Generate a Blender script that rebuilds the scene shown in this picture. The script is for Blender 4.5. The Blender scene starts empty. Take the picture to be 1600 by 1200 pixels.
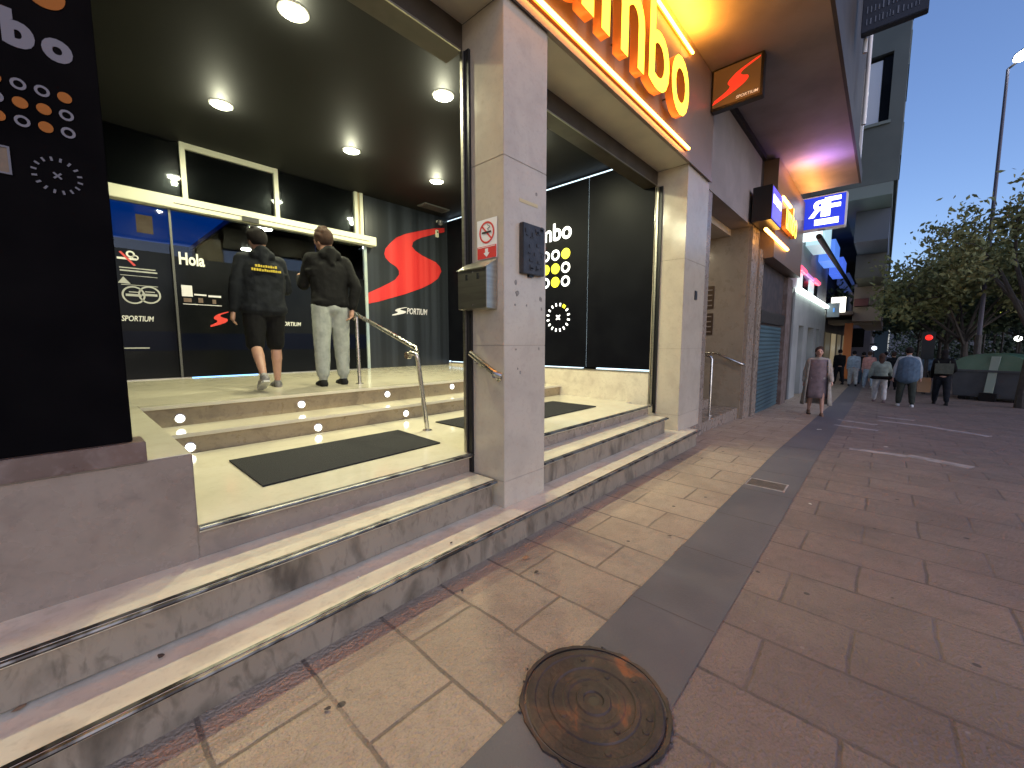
import bpy, bmesh, math, random
from mathutils import Vector, Matrix, noise
random.seed(7)
R = math.radians
PI = math.pi
SC = bpy.context.scene
C = SC.collection

# ------------------------------------------------------------------ camera maths
FPX, AZ, PT, CH = 636.0, R(42.3), R(5.8), 1.38
FW = Vector((math.cos(PT)*math.cos(AZ), math.cos(PT)*math.sin(AZ), -math.sin(PT)))
RT = Vector((math.sin(AZ), -math.cos(AZ), 0))
UP = RT.cross(FW)
CAM = Vector((0, 0, CH))

def hit(px, py, ax, c):
    d = FW + RT*((px-800)/FPX) - UP*((py-600)/FPX)
    t = (c-CAM[ax])/d[ax]
    return CAM + d*t

def zg(x):
    if x < 6: return 0.0
    if x < 13: return -0.033*(x-6)
    return -0.231-0.012*(x-13)

def gpos(px, py):
    z = 0.0
    for _ in range(12):
        p = hit(px, py, 2, z); z = 0.5*(z+zg(p.x))
    return Vector((p.x, p.y, zg(p.x)))

cd = bpy.data.cameras.new('camera'); cam = bpy.data.objects.new('camera', cd); C.objects.link(cam)
M = Matrix((RT, UP, -FW)).transposed().to_4x4(); M.translation = CAM
cam.matrix_world = M
cd.sensor_width = 36; cd.lens = FPX/1600*36; cd.clip_start = 0.02; cd.clip_end = 3000
SC.camera = cam

# ------------------------------------------------------------------ materials
def mat(name, base=(.5, .5, .5), rough=.5, metal=0, emis=None, es=0, var=None, vs=4.0, vlo=.4, vhi=.65, bump=0, bs=60, spec=.5, coat=0, detail=6, dist=0, stretch=(1, 1, 1), rvar=0):
    m = bpy.data.materials.new(name); m.use_nodes = True
    n = m.node_tree.nodes; l = m.node_tree.links
    b = n['Principled BSDF']
    b.inputs['Base Color'].default_value = (*base, 1); b.inputs['Roughness'].default_value = rough
    b.inputs['Metallic'].default_value = metal; b.inputs['Specular IOR Level'].default_value = spec
    b.inputs['Coat Weight'].default_value = coat
    if emis: b.inputs['Emission Color'].default_value = (*emis, 1); b.inputs['Emission Strength'].default_value = es
    tc = n.new('ShaderNodeTexCoord'); mp = n.new('ShaderNodeMapping'); l.new(tc.outputs['Object'], mp.inputs['Vector'])
    mp.inputs['Scale'].default_value = stretch
    if var:
        t = n.new('ShaderNodeTexNoise'); t.inputs['Scale'].default_value = vs; t.inputs['Detail'].default_value = detail; t.inputs['Distortion'].default_value = dist
        l.new(mp.outputs[0], t.inputs['Vector'])
        r = n.new('ShaderNodeMapRange'); r.inputs[1].default_value = vlo; r.inputs[2].default_value = vhi; l.new(t.outputs['Fac'], r.inputs[0])
        x = n.new('ShaderNodeMix'); x.data_type = 'RGBA'; x.inputs[6].default_value = (*base, 1); x.inputs[7].default_value = (*var, 1)
        l.new(r.outputs[0], x.inputs[0]); l.new(x.outputs[2], b.inputs['Base Color'])
        if rvar:
            r2 = n.new('ShaderNodeMapRange'); r2.inputs[1].default_value = .3; r2.inputs[2].default_value = .7
            r2.inputs[3].default_value = rough; r2.inputs[4].default_value = rough+rvar; l.new(t.outputs['Fac'], r2.inputs[0]); l.new(r2.outputs[0], b.inputs['Roughness'])
    if bump:
        t = n.new('ShaderNodeTexNoise'); t.inputs['Scale'].default_value = bs; t.inputs['Detail'].default_value = 8
        l.new(mp.outputs[0], t.inputs['Vector'])
        u = n.new('ShaderNodeBump'); u.inputs['Strength'].default_value = bump; u.inputs['Distance'].default_value = .01
        l.new(t.outputs['Fac'], u.inputs['Height']); l.new(u.outputs[0], b.inputs['Normal'])
    return m

def emi(name, col, s):
    m = bpy.data.materials.new(name); m.use_nodes = True; n = m.node_tree.nodes
    b = n['Principled BSDF']; b.inputs['Base Color'].default_value = (*[min(.8, c) for c in col], 1); b.inputs['Roughness'].default_value = .4
    b.inputs['Emission Color'].default_value = (*col, 1); b.inputs['Emission Strength'].default_value = s
    return m

def marble(name, base, vein, stain, amt, rough, seed=0, zs=1.0):
    m = bpy.data.materials.new(name); m.use_nodes = True; n = m.node_tree.nodes; l = m.node_tree.links
    b = n['Principled BSDF']; b.inputs['Roughness'].default_value = rough
    tc = n.new('ShaderNodeTexCoord'); mp = n.new('ShaderNodeMapping'); l.new(tc.outputs['Object'], mp.inputs['Vector']); mp.inputs['Location'].default_value = (seed, seed*2, 0); mp.inputs['Scale'].default_value = (1, 1, zs)
    def noi(s, d, dist, det=6):
        t = n.new('ShaderNodeTexNoise'); t.inputs['Scale'].default_value = s; t.inputs['Detail'].default_value = det; t.inputs['Distortion'].default_value = dist
        l.new(mp.outputs[0], t.inputs['Vector']); return t
    def rng(src, a, c, o1=0, o2=1):
        r = n.new('ShaderNodeMapRange'); r.inputs[1].default_value = a; r.inputs[2].default_value = c; r.inputs[3].default_value = o1; r.inputs[4].default_value = o2
        l.new(src, r.inputs[0]); return r.outputs[0]
    def mix(f, a, c):
        x = n.new('ShaderNodeMix'); x.data_type = 'RGBA'
        if isinstance(a, tuple): x.inputs[6].default_value = (*a, 1)
        else: l.new(a, x.inputs[6])
        x.inputs[7].default_value = (*c, 1); l.new(f, x.inputs[0]); return x.outputs[2]
    c1 = mix(rng(noi(2.2, 0, 1.2).outputs['Fac'], .45, .75, 0, .8), base, vein)
    c2 = mix(rng(noi(5.5, 0, .4, 10).outputs['Fac'], .52, .70, 0, amt), c1, stain)
    c2 = mix(rng(noi(17, 0, .8, 8).outputs['Fac'], .55, .68, 0, amt*.6), c2, stain)
    c3 = mix(rng(noi(40, 0, 0, 3).outputs['Fac'], .55, .85, 0, .35), c2, stain)
    l.new(c3, b.inputs['Base Color'])
    l.new(rng(noi(9, 0, 0).outputs['Fac'], .3, .7, rough*.8, rough*1.5), b.inputs['Roughness'])
    u = n.new('ShaderNodeBump'); u.inputs['Strength'].default_value = .08; u.inputs['Distance'].default_value = .004
    l.new(noi(70, 0, 0, 4).outputs['Fac'], u.inputs['Height']); l.new(u.outputs[0], b.inputs['Normal'])
    return m

def paving(name, c1, c2, mortar, dirt, w=.60, h=.375, lx=.23, ly=0.02, rough=.6, msz=.014, lo=.50):
    m = bpy.data.materials.new(name); m.use_nodes = True; n = m.node_tree.nodes; l = m.node_tree.links
    b = n['Principled BSDF']
    tc = n.new('ShaderNodeTexCoord'); sep = n.new('ShaderNodeSeparateXYZ'); l.new(tc.outputs['Object'], sep.inputs[0])
    cb = n.new('ShaderNodeCombineXYZ')
    # wobble so joints are not ruler straight
    nz = n.new('ShaderNodeTexNoise'); nz.inputs['Scale'].default_value = 3.5; nz.inputs['Detail'].default_value = 5; l.new(tc.outputs['Object'], nz.inputs['Vector'])
    def math_(op, a, v):
        x = n.new('ShaderNodeMath'); x.operation = op
        if hasattr(a, 'links'): l.new(a, x.inputs[0])
        else: x.inputs[0].default_value = a
        if hasattr(v, 'links'): l.new(v, x.inputs[1])
        else: x.inputs[1].default_value = v
        return x.outputs[0]
    wob = math_('MULTIPLY', math_('SUBTRACT', nz.outputs['Fac'], .5), .03)
    l.new(math_('ADD', math_('SUBTRACT', sep.outputs['Y'], ly), wob), cb.inputs[0]); l.new(math_('ADD', math_('SUBTRACT', sep.outputs['X'], lx), wob), cb.inputs[1])
    br = n.new('ShaderNodeTexBrick'); l.new(cb.outputs[0], br.inputs['Vector'])
    br.inputs['Scale'].default_value = 1; br.inputs['Brick Width'].default_value = w; br.inputs['Row Height'].default_value = h
    br.inputs['Mortar Size'].default_value = msz; br.inputs['Mortar Smooth'].default_value = .6; br.offset = .5
    br.inputs['Color1'].default_value = (*c1, 1); br.inputs['Color2'].default_value = (*c2, 1); br.inputs['Mortar'].default_value = (*mortar, 1)
    def noi(s, det=8, dist=0):
        t = n.new('ShaderNodeTexNoise'); t.inputs['Scale'].default_value = s; t.inputs['Detail'].default_value = det; t.inputs['Distortion'].default_value = dist
        l.new(tc.outputs['Object'], t.inputs['Vector']); return t.outputs['Fac']
    def rng(src, a, c, o1=0, o2=1):
        r = n.new('ShaderNodeMapRange'); r.inputs[1].default_value = a; r.inputs[2].default_value = c; r.inputs[3].default_value = o1; r.inputs[4].default_value = o2
        l.new(src, r.inputs[0]); return r.outputs[0]
    def mix(f, a, c):
        x = n.new('ShaderNodeMix'); x.data_type = 'RGBA'; l.new(a, x.inputs[6]); x.inputs[7].default_value = (*c, 1)
        if hasattr(f, 'links'): l.new(f, x.inputs[0])
        else: x.inputs[0].default_value = f
        return x.outputs[2]
    # joints partly filled and faded
    plain = tuple((a+c)/2 for a, c in zip(c1, c2))
    c = mix(rng(noi(2.3, 5), lo, lo+.14, 0, .6), br.outputs['Color'], plain)
    c = mix(rng(noi(1.4, 8, .6), .48, .78, 0, .75), c, dirt)
    c = mix(rng(noi(14, 8), .5, .8, 0, .55), c, dirt)
    c = mix(rng(noi(120, 3), .5, .8, 0, .5), c, tuple(d*.6 for d in dirt))
    vo = n.new('ShaderNodeTexVoronoi'); vo.inputs['Scale'].default_value = 4.3; l.new(tc.outputs['Object'], vo.inputs['Vector'])
    c = mix(rng(math_('ADD', vo.outputs['Distance'], math_('MULTIPLY', noi(30), .05)), .085, .10, .85, 0), c, (.03, .025, .022))
    vo2 = n.new('ShaderNodeTexVoronoi'); vo2.inputs['Scale'].default_value = 5.3; l.new(tc.outputs['Object'], vo2.inputs['Vector'])
    c = mix(rng(math_('ADD', vo2.outputs['Distance'], math_('MULTIPLY', noi(34), .05)), .075, .088, .45, 0), c, (.3, .27, .25))
    l.new(c, b.inputs['Base Color'])
    l.new(rng(noi(6), .3, .7, rough-.12, rough+.15), b.inputs['Roughness'])
    u = n.new('ShaderNodeBump'); u.inputs['Strength'].default_value = 1.0; u.inputs['Distance'].default_value = .011
    hsum = math_('ADD', math_('MULTIPLY', br.outputs['Fac'], -.4), math_('ADD', math_('MULTIPLY', noi(58, 5), 1.7), math_('MULTIPLY', noi(26, 4), .7)))
    l.new(hsum, u.inputs['Height']); l.new(u.outputs[0], b.inputs['Normal'])
    return m

def glassmat(name, tint=(.8, .85, .9), refl=1.45):
    m = bpy.data.materials.new(name); m.use_nodes = True; n = m.node_tree.nodes; l = m.node_tree.links
    n.remove(n['Principled BSDF'])
    t = n.new('ShaderNodeBsdfTransparent'); t.inputs[0].default_value = (*tint, 1)
    g = n.new('ShaderNodeBsdfGlossy'); g.inputs['Roughness'].default_value = .03
    f = n.new('ShaderNodeFresnel'); f.inputs[0].default_value = refl
    x = n.new('ShaderNodeMixShader'); l.new(f.outputs[0], x.inputs[0]); l.new(t.outputs[0], x.inputs[1]); l.new(g.outputs[0], x.inputs[2])
    l.new(x.outputs[0], n['Material Output'].inputs[0]); return m

MT = {}
MT['marble'] = marble('cream_marble', (.66, .59, .45), (.55, .47, .36), (.34, .27, .2), .35, .16)
MT['marble_floor'] = marble('polished_floor_marble', (.62, .57, .43), (.56, .51, .38), (.45, .39, .28), .18, .09, 3)
MT['marble_pillar'] = marble('pillar_marble', (.47, .41, .315), (.40, .35, .27), (.29, .25, .195), .25, .14, 5)
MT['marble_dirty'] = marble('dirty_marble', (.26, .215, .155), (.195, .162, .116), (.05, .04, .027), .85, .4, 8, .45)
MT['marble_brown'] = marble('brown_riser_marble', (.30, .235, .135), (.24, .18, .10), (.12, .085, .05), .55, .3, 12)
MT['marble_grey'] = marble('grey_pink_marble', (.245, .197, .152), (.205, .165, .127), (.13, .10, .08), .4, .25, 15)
MT['granite_red'] = marble('red_brown_marble', (.13, .085, .065), (.085, .06, .048), (.24, .19, .165), .4, .3, 18)
MT['black_panel'] = mat('black_panel', (.0025, .0028, .005), .42, var=(.004, .0045, .007), vs=3, bump=.03, bs=40, spec=.07)
MT['white_print'] = mat('white_print', (.62, .60, .64), .5)
MT['orange_print'] = mat('orange_print', (.55, .20, .045), .5)
MT['film'] = mat('dark_film', (.003, .0036, .0044), .22, var=(.006, .0068, .008), vs=2, spec=.12)
MT['film_blue'] = mat('film_blue', (.0022, .0034, .010), .22, spec=.1)
MT['swall'] = mat('slate_vinyl', (.013, .016, .021), .30, var=(.030, .036, .048), vs=1.5, stretch=(3.5, 1, .03), vlo=.42, vhi=.62, detail=2, bump=.0)  # pale vertical streaks put the reflections on the vinyl folds into the colour
MT['red_print'] = mat('red_print', (.50, .022, .024), .4, var=(.60, .045, .042), vs=1.5, stretch=(3.5, 1, .03), vlo=.42, vhi=.62, detail=2)  # same fold reflections painted as paler streaks in the red
MT['steel'] = mat('stainless_steel', (.52, .50, .46), .22, 1, var=(.38, .36, .33), vs=12, rvar=.12)
MT['brushed'] = mat('brushed_steel', (.42, .40, .34), .36, 1, var=(.33, .31, .27), vs=3, stretch=(1, 1, 12))
MT['nosing'] = mat('metal_nosing', (.20, .195, .18), .42, 1, var=(.05, .046, .042), vs=9, vlo=.45, vhi=.6)
MT['black_metal'] = mat('black_metal', (.012, .012, .013), .35, .3)
MT['dark_iron'] = mat('dark_iron', (.03, .028, .027), .42, .2, var=(.05, .047, .045), vs=12, bump=.3, bs=30)
MT['ceiling'] = mat('charcoal_ceiling_paint', (.0065, .0067, .0065), .65, var=(.0085, .0086, .008), vs=1.2, bump=.05, spec=.25)
MT['header'] = mat('cream_painted_metal', (.62, .62, .50), .35)
MT['frame_tan'] = mat('tan_frame', (.42, .33, .19), .4)
MT['fascia'] = mat('fascia_panel', (.24, .18, .145), .33, var=(.20, .15, .12), vs=2)
MT['soffit'] = mat('soffit_paint', (.50, .44, .34), .5, var=(.43, .38, .3), vs=3)
MT['shutter_box'] = mat('brown_shutter_box', (.055, .045, .035), .45, var=(.035, .028, .02), vs=6)
MT['canopy'] = mat('canopy_render', (.27, .235, .22), .75, var=(.21, .185, .175), vs=1.8, bump=.25, bs=40)
MT['rubber'] = mat('black_ribbed_mat', (.008, .008, .009), .9, var=(.012, .012, .013), vs=80, bump=.9, bs=160)
MT['neon'] = emi('amber_neon', (1.0, .46, .08), 11)
MT['letter_face'] = emi('yellow_letter_face', (1.0, .56, .035), 3.0)
MT['letter_side'] = emi('orange_letter_side', (.55, .15, .015), .14)
MT['lamp_white'] = emi('lamp_white', (1.0, 1.0, .80), 26)
MT['step_lamp'] = emi('step_lamp_white', (1.0, 1.0, .95), 4)
MT['lightline'] = emi('white_light_line', (.62, .80, 1.0), 1.3)
MT['white_glow'] = emi('glowing_white', (1, 1, 1), 1.6)
MT['yellow_glow'] = emi('glowing_yellow', (.85, .78, .03), 1.1)
MT['blue_ceiling'] = emi('blue_lit_ceiling', (.0, .09, .60), .25)
MT['glass'] = glassmat('clear_glass', (.75, .78, .8))
MT['white_plastic'] = mat('white_plastic', (.75, .74, .70), .35)
MT['red_plastic'] = mat('red_sign', (.62, .05, .04), .35)
MT['black_ink'] = mat('black_ink', (.015, .015, .015), .4)
MT['asphalt'] = mat('asphalt', (.05, .05, .052), .85, var=(.07, .07, .07), vs=20, bump=.5)
MT['pave'] = paving('brown_slabs', (.225, .168, .138), (.178, .134, .111), (.11, .083, .069), (.125, .094, .079), msz=.011, lo=.47)
MT['pave_lit_beige'] = paving('lit_beige_slabs', (.40, .315, .225), (.33, .258, .185), (.17, .13, .095), (.22, .165, .12), msz=.011, lo=.53)  # paler than the brown slabs: lobby light near the steps is put into this colour
MT['strip'] = mat('slate_strip', (.088, .083, .088), .62, var=(.118, .11, .113), vs=1.8, bump=.35, bs=90, rvar=.15)
MT['pale_strip'] = mat('pale_concrete', (.34, .30, .29), .8, var=(.22, .19, .18), vs=9)

# ------------------------------------------------------------------ mesh helpers
class MB:
    def __init__(s): s.v = []; s.f = []; s.m = []
    def add(s, vs, fs, mi=0):
        o = len(s.v); s.v += [tuple(v) for v in vs]; s.f += [tuple(i+o for i in f) for f in fs]; s.m += [mi]*len(fs); return s
    def box(s, x0, x1, y0, y1, z0, z1, mi=0):
        vs = [(x0, y0, z0), (x1, y0, z0), (x1, y1, z0), (x0, y1, z0), (x0, y0, z1), (x1, y0, z1), (x1, y1, z1), (x0, y1, z1)]
        return s.add(vs, [(0, 3, 2, 1), (4, 5, 6, 7), (0, 1, 5, 4), (1, 2, 6, 5), (2, 3, 7, 6), (3, 0, 4, 7)], mi)
    def hexa(s, vs, mi=0):
        return s.add(vs, [(0, 3, 2, 1), (4, 5, 6, 7), (0, 1, 5, 4), (1, 2, 6, 5), (2, 3, 7, 6), (3, 0, 4, 7)], mi)
    def prism(s, pts, d, mi=0):
        n = len(pts); d = Vector(d); a = [Vector(p) for p in pts]; b = [p+d for p in a]
        fs = [tuple(range(n)), tuple(reversed(range(n, 2*n)))]+[(i, i+n, (i+1) % n+n, (i+1) % n) for i in range(n)]
        return s.add(a+b, fs, mi)
    def tube(s, pts, r, seg=12, mi=0, cap=True):
        pts = [Vector(p) for p in pts]; n = len(pts)
        rs = r if isinstance(r, (list, tuple)) else [r]*n
        t0 = (pts[1]-pts[0]).normalized(); up = Vector((0, 0, 1)) if abs(t0.z) < .9 else Vector((1, 0, 0))
        a = t0.cross(up).normalized(); rings = []
        for i in range(n):
            if i == 0: t = pts[1]-pts[0]
            elif i == n-1: t = pts[-1]-pts[-2]
            else: t = (pts[i+1]-pts[i]).normalized()+(pts[i]-pts[i-1]).normalized()
            t.normalize(); a = (a-t*a.dot(t)).normalized(); b = t.cross(a)
            rings.append([pts[i]+(a*math.cos(2*PI*k/seg)+b*math.sin(2*PI*k/seg))*rs[i] for k in range(seg)])
        vs = [p for q in rings for p in q]; fs = []
        for i in range(n-1):
            for k in range(seg):
                k2 = (k+1) % seg; fs.append((i*seg+k, i*seg+k2, (i+1)*seg+k2, (i+1)*seg+k))
        if cap: fs += [tuple(reversed(range(seg))), tuple(range((n-1)*seg, n*seg))]
        return s.add(vs, fs, mi)
    def lathe(s, prof, org, axis=(0, 0, 1), seg=32, mi=0, close=True):
        ax = Vector(axis).normalized(); up = Vector((1, 0, 0)) if abs(ax.x) < .9 else Vector((0, 1, 0))
        a = ax.cross(up).normalized(); b = ax.cross(a); org = Vector(org); vs = []
        for r, h in prof:
            for k in range(seg):
                vs.append(org+ax*h+(a*math.cos(2*PI*k/seg)+b*math.sin(2*PI*k/seg))*r)
        n = len(prof); fs = [(i*seg+k, i*seg+(k+1) % seg, (i+1)*seg+(k+1) % seg, (i+1)*seg+k) for i in range(n-1) for k in range(seg)]
        if close: fs += [tuple(reversed(range(seg))), tuple(range((n-1)*seg, n*seg))]
        return s.add(vs, fs, mi)
    def build(s, name, mats, parent=None, smooth=False, bevel=0):
        me = bpy.data.meshes.new(name); me.from_pydata(s.v, [], s.f)
        mats = mats if isinstance(mats, (list, tuple)) else [mats]
        for m in mats: me.materials.append(m if not isinstance(m, str) else MT[m])
        me.polygons.foreach_set('material_index', s.m)
        bm = bmesh.new(); bm.from_mesh(me); bmesh.ops.recalc_face_normals(bm, faces=bm.faces)
        if bevel:
            es = [e for e in bm.edges if len(e.link_faces) == 2 and e.calc_face_angle(0) > .6]
            bmesh.ops.bevel(bm, geom=es, offset=bevel, segments=2, affect='EDGES', clamp_overlap=True)
        bm.to_mesh(me); bm.free()
        if smooth: me.shade_smooth(); 
        o = bpy.data.objects.new(name, me); C.objects.link(o)
        if parent: o.parent = parent
        if smooth and hasattr(me, 'set_sharp_from_angle'): me.set_sharp_from_angle(angle=R(40))
        return o

def tag(o, label=None, cat=None, group=None, kind=None):
    if label: o['label'] = label
    if cat: o['category'] = cat
    if group: o['group'] = group
    if kind: o['kind'] = kind
    return o

def thing(name, label, cat, loc=(0, 0, 0), group=None, rz=0):
    o = bpy.data.objects.new(name, None); C.objects.link(o); o.location = loc; o.rotation_euler = (0, 0, rz)
    o.empty_display_size = .2
    bpy.context.view_layer.update()
    return tag(o, label, cat, group)

def keep(o, parent):           # parent while keeping world coordinates
    o.parent = parent; o.matrix_parent_inverse = parent.matrix_world.inverted(); return o

def P(parent):                 # adopt helper: MB world coordinates under a placed Empty
    class K:
        def __call__(s, mb, name, mats, smooth=False, bevel=0):
            return keep(mb.build(name, mats, None, smooth, bevel), parent)
    return K()

def text(s, size, mats, plane, pos, parent=None, ext=.002, bold=.02, shear=0, align='CENTER', fit=None, name='lettering', sx=1.0):
    c = bpy.data.curves.new(name, 'FONT'); c.body = s; c.size = size; c.extrude = ext; c.offset = bold*size
    c.shear = shear; c.align_x = align; c.resolution_u = 4
    o = bpy.data.objects.new(name, c); C.objects.link(o)
    dg = bpy.context.evaluated_depsgraph_get()
    me = bpy.data.meshes.new_from_object(o.evaluated_get(dg)); bpy.data.objects.remove(o)
    me.name = name
    xs = [v.co.x for v in me.vertices]; ys = [v.co.y for v in me.vertices]
    if fit:
        w, h = fit; x0, x1, y0, y1 = min(xs), max(xs), min(ys), max(ys)
        for v in me.vertices: v.co.x = (v.co.x-x0)/(x1-x0)*w; v.co.y = (v.co.y-y0)/(y1-y0)*h
    elif sx != 1:
        for v in me.vertices: v.co.x *= sx
    me.materials.clear()
    ml = mats if isinstance(mats, (list, tuple)) else [mats]
    for m in ml: me.materials.append(MT[m] if isinstance(m, str) else m)
    for p in me.polygons: p.material_index = 0 if (len(ml) == 1 or p.normal.z > .7) else 1
    o = bpy.data.objects.new(name, me); C.objects.link(o)
    o.location = pos
    o.rotation_euler = {'y': (PI/2, 0, 0), 'x': (PI/2, 0, -PI/2), 'z': (0, 0, 0), '-x': (PI/2, 0, PI/2)}[plane]
    if parent:
        bpy.context.view_layer.update(); keep(o, parent)
    return o

def disc(mb, c, r, plane, th=.003, r_in=0, seg=28, mi=0, rz=None):
    """flat disc or ring lying on plane 'y' or 'x', facing the street side"""
    c = Vector(c); u, w, nn = (Vector((1, 0, 0)), Vector((0, 0, 1)), Vector((0, -1, 0))) if plane == 'y' else (Vector((0, -1, 0)), Vector((0, 0, 1)), Vector((-1, 0, 0)))
    rz = rz or r
    if r_in == 0:
        pts = [c+u*r*math.cos(2*PI*k/seg)+w*rz*math.sin(2*PI*k/seg) for k in range(seg)]
        return mb.prism(pts, nn*th, mi)
    vs = []
    for h in (0, th):
        for rr in (1, r_in/r):
            vs += [c+nn*h+u*r*rr*math.cos(2*PI*k/seg)+w*rz*rr*math.sin(2*PI*k/seg) for k in range(seg)]
    fs = []
    for k in range(seg):
        a = (k+1) % seg
        fs += [(k, a, a+seg, k+seg), (2*seg+k, 2*seg+a, 3*seg+a, 3*seg+k), (k, a, 2*seg+a, 2*seg+k), (seg+k, seg+a, 3*seg+a, 3*seg+k)]
    return mb.add(vs, fs, mi)

S_PIX = [(695, 356), (680, 356.5), (665, 359), (635, 365), (620, 371), (610, 380), (603, 388), (601, 396), (603, 403), (610, 410), (620, 417), (624, 423), (624, 429), (618, 437), (610, 441.5), (595, 449), (576, 457.5), (576, 474.5), (593, 471), (610, 466), (635, 459), (660, 450), (675, 442.5), (685, 435), (690, 424), (688, 417), (682, 410), (660, 399), (650, 392), (644, 385), (646, 378), (652, 374), (660, 371), (680, 365.5), (695, 362.5)]
YB = 6.7
S_N = []
_p = [hit(x, y, 1, YB-.02) for x, y in S_PIX]
_x0, _x1 = min(p.x for p in _p), max(p.x for p in _p); _z0, _z1 = min(p.z for p in _p), max(p.z for p in _p)
S_N = [((p.x-_x0)/(_x1-_x0), (p.z-_z0)/(_z1-_z0)) for p in _p]
def swoosh(mb, x0, x1, z0, z1, plane, c, th=.004, mi=0, shear=0):
    pts = []
    for a, b in S_N:
        u = x0+(x1-x0)*(a+shear*b); w = z0+(z1-z0)*b
        pts.append(Vector((u, c, w)) if plane == 'y' else Vector((c, u, w)))
    # strip quads pairing both sides so the outline stays exact
    n = len(pts); d = Vector((0, -th, 0)) if plane == 'y' else Vector((-th, 0, 0))
    return mb.prism(pts, d, mi)

# ------------------------------------------------------------------ ground
def sheet(name, y0, y1, xs, dz, m, ny=1):
    mb = MB(); vs = []; fs = []
    for x in xs:
        for j in range(ny+1): vs.append((x, y0+(y1-y0)*j/ny, zg(x)+dz))
    w = ny+1
    for i in range(len(xs)-1):
        for j in range(ny): fs.append((i*w+j, (i+1)*w+j, (i+1)*w+j+1, i*w+j+1))
    mb.add(vs, fs); o = mb.build(name, m); return tag(o, kind='structure')
XS = [-8, 0, 3, 6, 7, 9, 11, 13, 20, 40, 80, 160, 400]
sheet('ground', -200, 60, XS, -.16, 'asphalt')
sheet('pavement', -4.6, .72, XS, 0, 'pave')
sheet('pavement_lit_beige', .72, 4.5, XS, 0, 'pave_lit_beige')
sheet('paving_strip', .50, .925, XS, .004, 'strip')
mb = MB()
for i in range(len(XS)-1):
    a, b = XS[i], XS[i+1]
    mb.hexa([(a, -4.75, zg(a)-.3), (b, -4.75, zg(b)-.3), (b, -4.602, zg(b)-.3), (a, -4.602, zg(a)-.3), (a, -4.75, zg(a)+.002), (b, -4.75, zg(b)+.002), (b, -4.602, zg(b)+.002), (a, -4.602, zg(a)+.002)])
tag(mb.build('kerb', 'pale_strip'), kind='structure')
# thin joints across the slate strip
MT['joint'] = mat('dark_joint', (.09, .08, .075), .9)
mb = MB()
for x in [.62, 1.99, 2.74, 3.5, 4.25, 5.0, 5.75, 6.5]:
    mb.box(x, x+.007, .505, .92, zg(x)+.0045, zg(x)+.0052)
tag(mb.build('paving_strip_joint', 'joint'), kind='structure')
# pale inlaid bands on the far pavement
mb = MB()
for a, b, w in [((1327, 701), (1416, 713), .12), ((1418, 712), (1518, 731), .16), ((1303, 664), (1371, 673), .12), ((1309, 656), (1369, 664), .12), ((1372, 657), (1455, 667), .12), ((1372, 651), (1428, 657), .1), ((1450, 667), (1545, 682), .14)]:
    p, q = gpos(*a), gpos(*b); d = (q-p).normalized(); nrm = Vector((-d.y, d.x, 0))*w/2
    mb.hexa([p-nrm, q-nrm, q+nrm, p+nrm]+[v+Vector((0, 0, .005)) for v in (p-nrm, q-nrm, q+nrm, p+nrm)])
tag(mb.build('pale_paving_band', 'pale_strip'), kind='structure')

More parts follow.
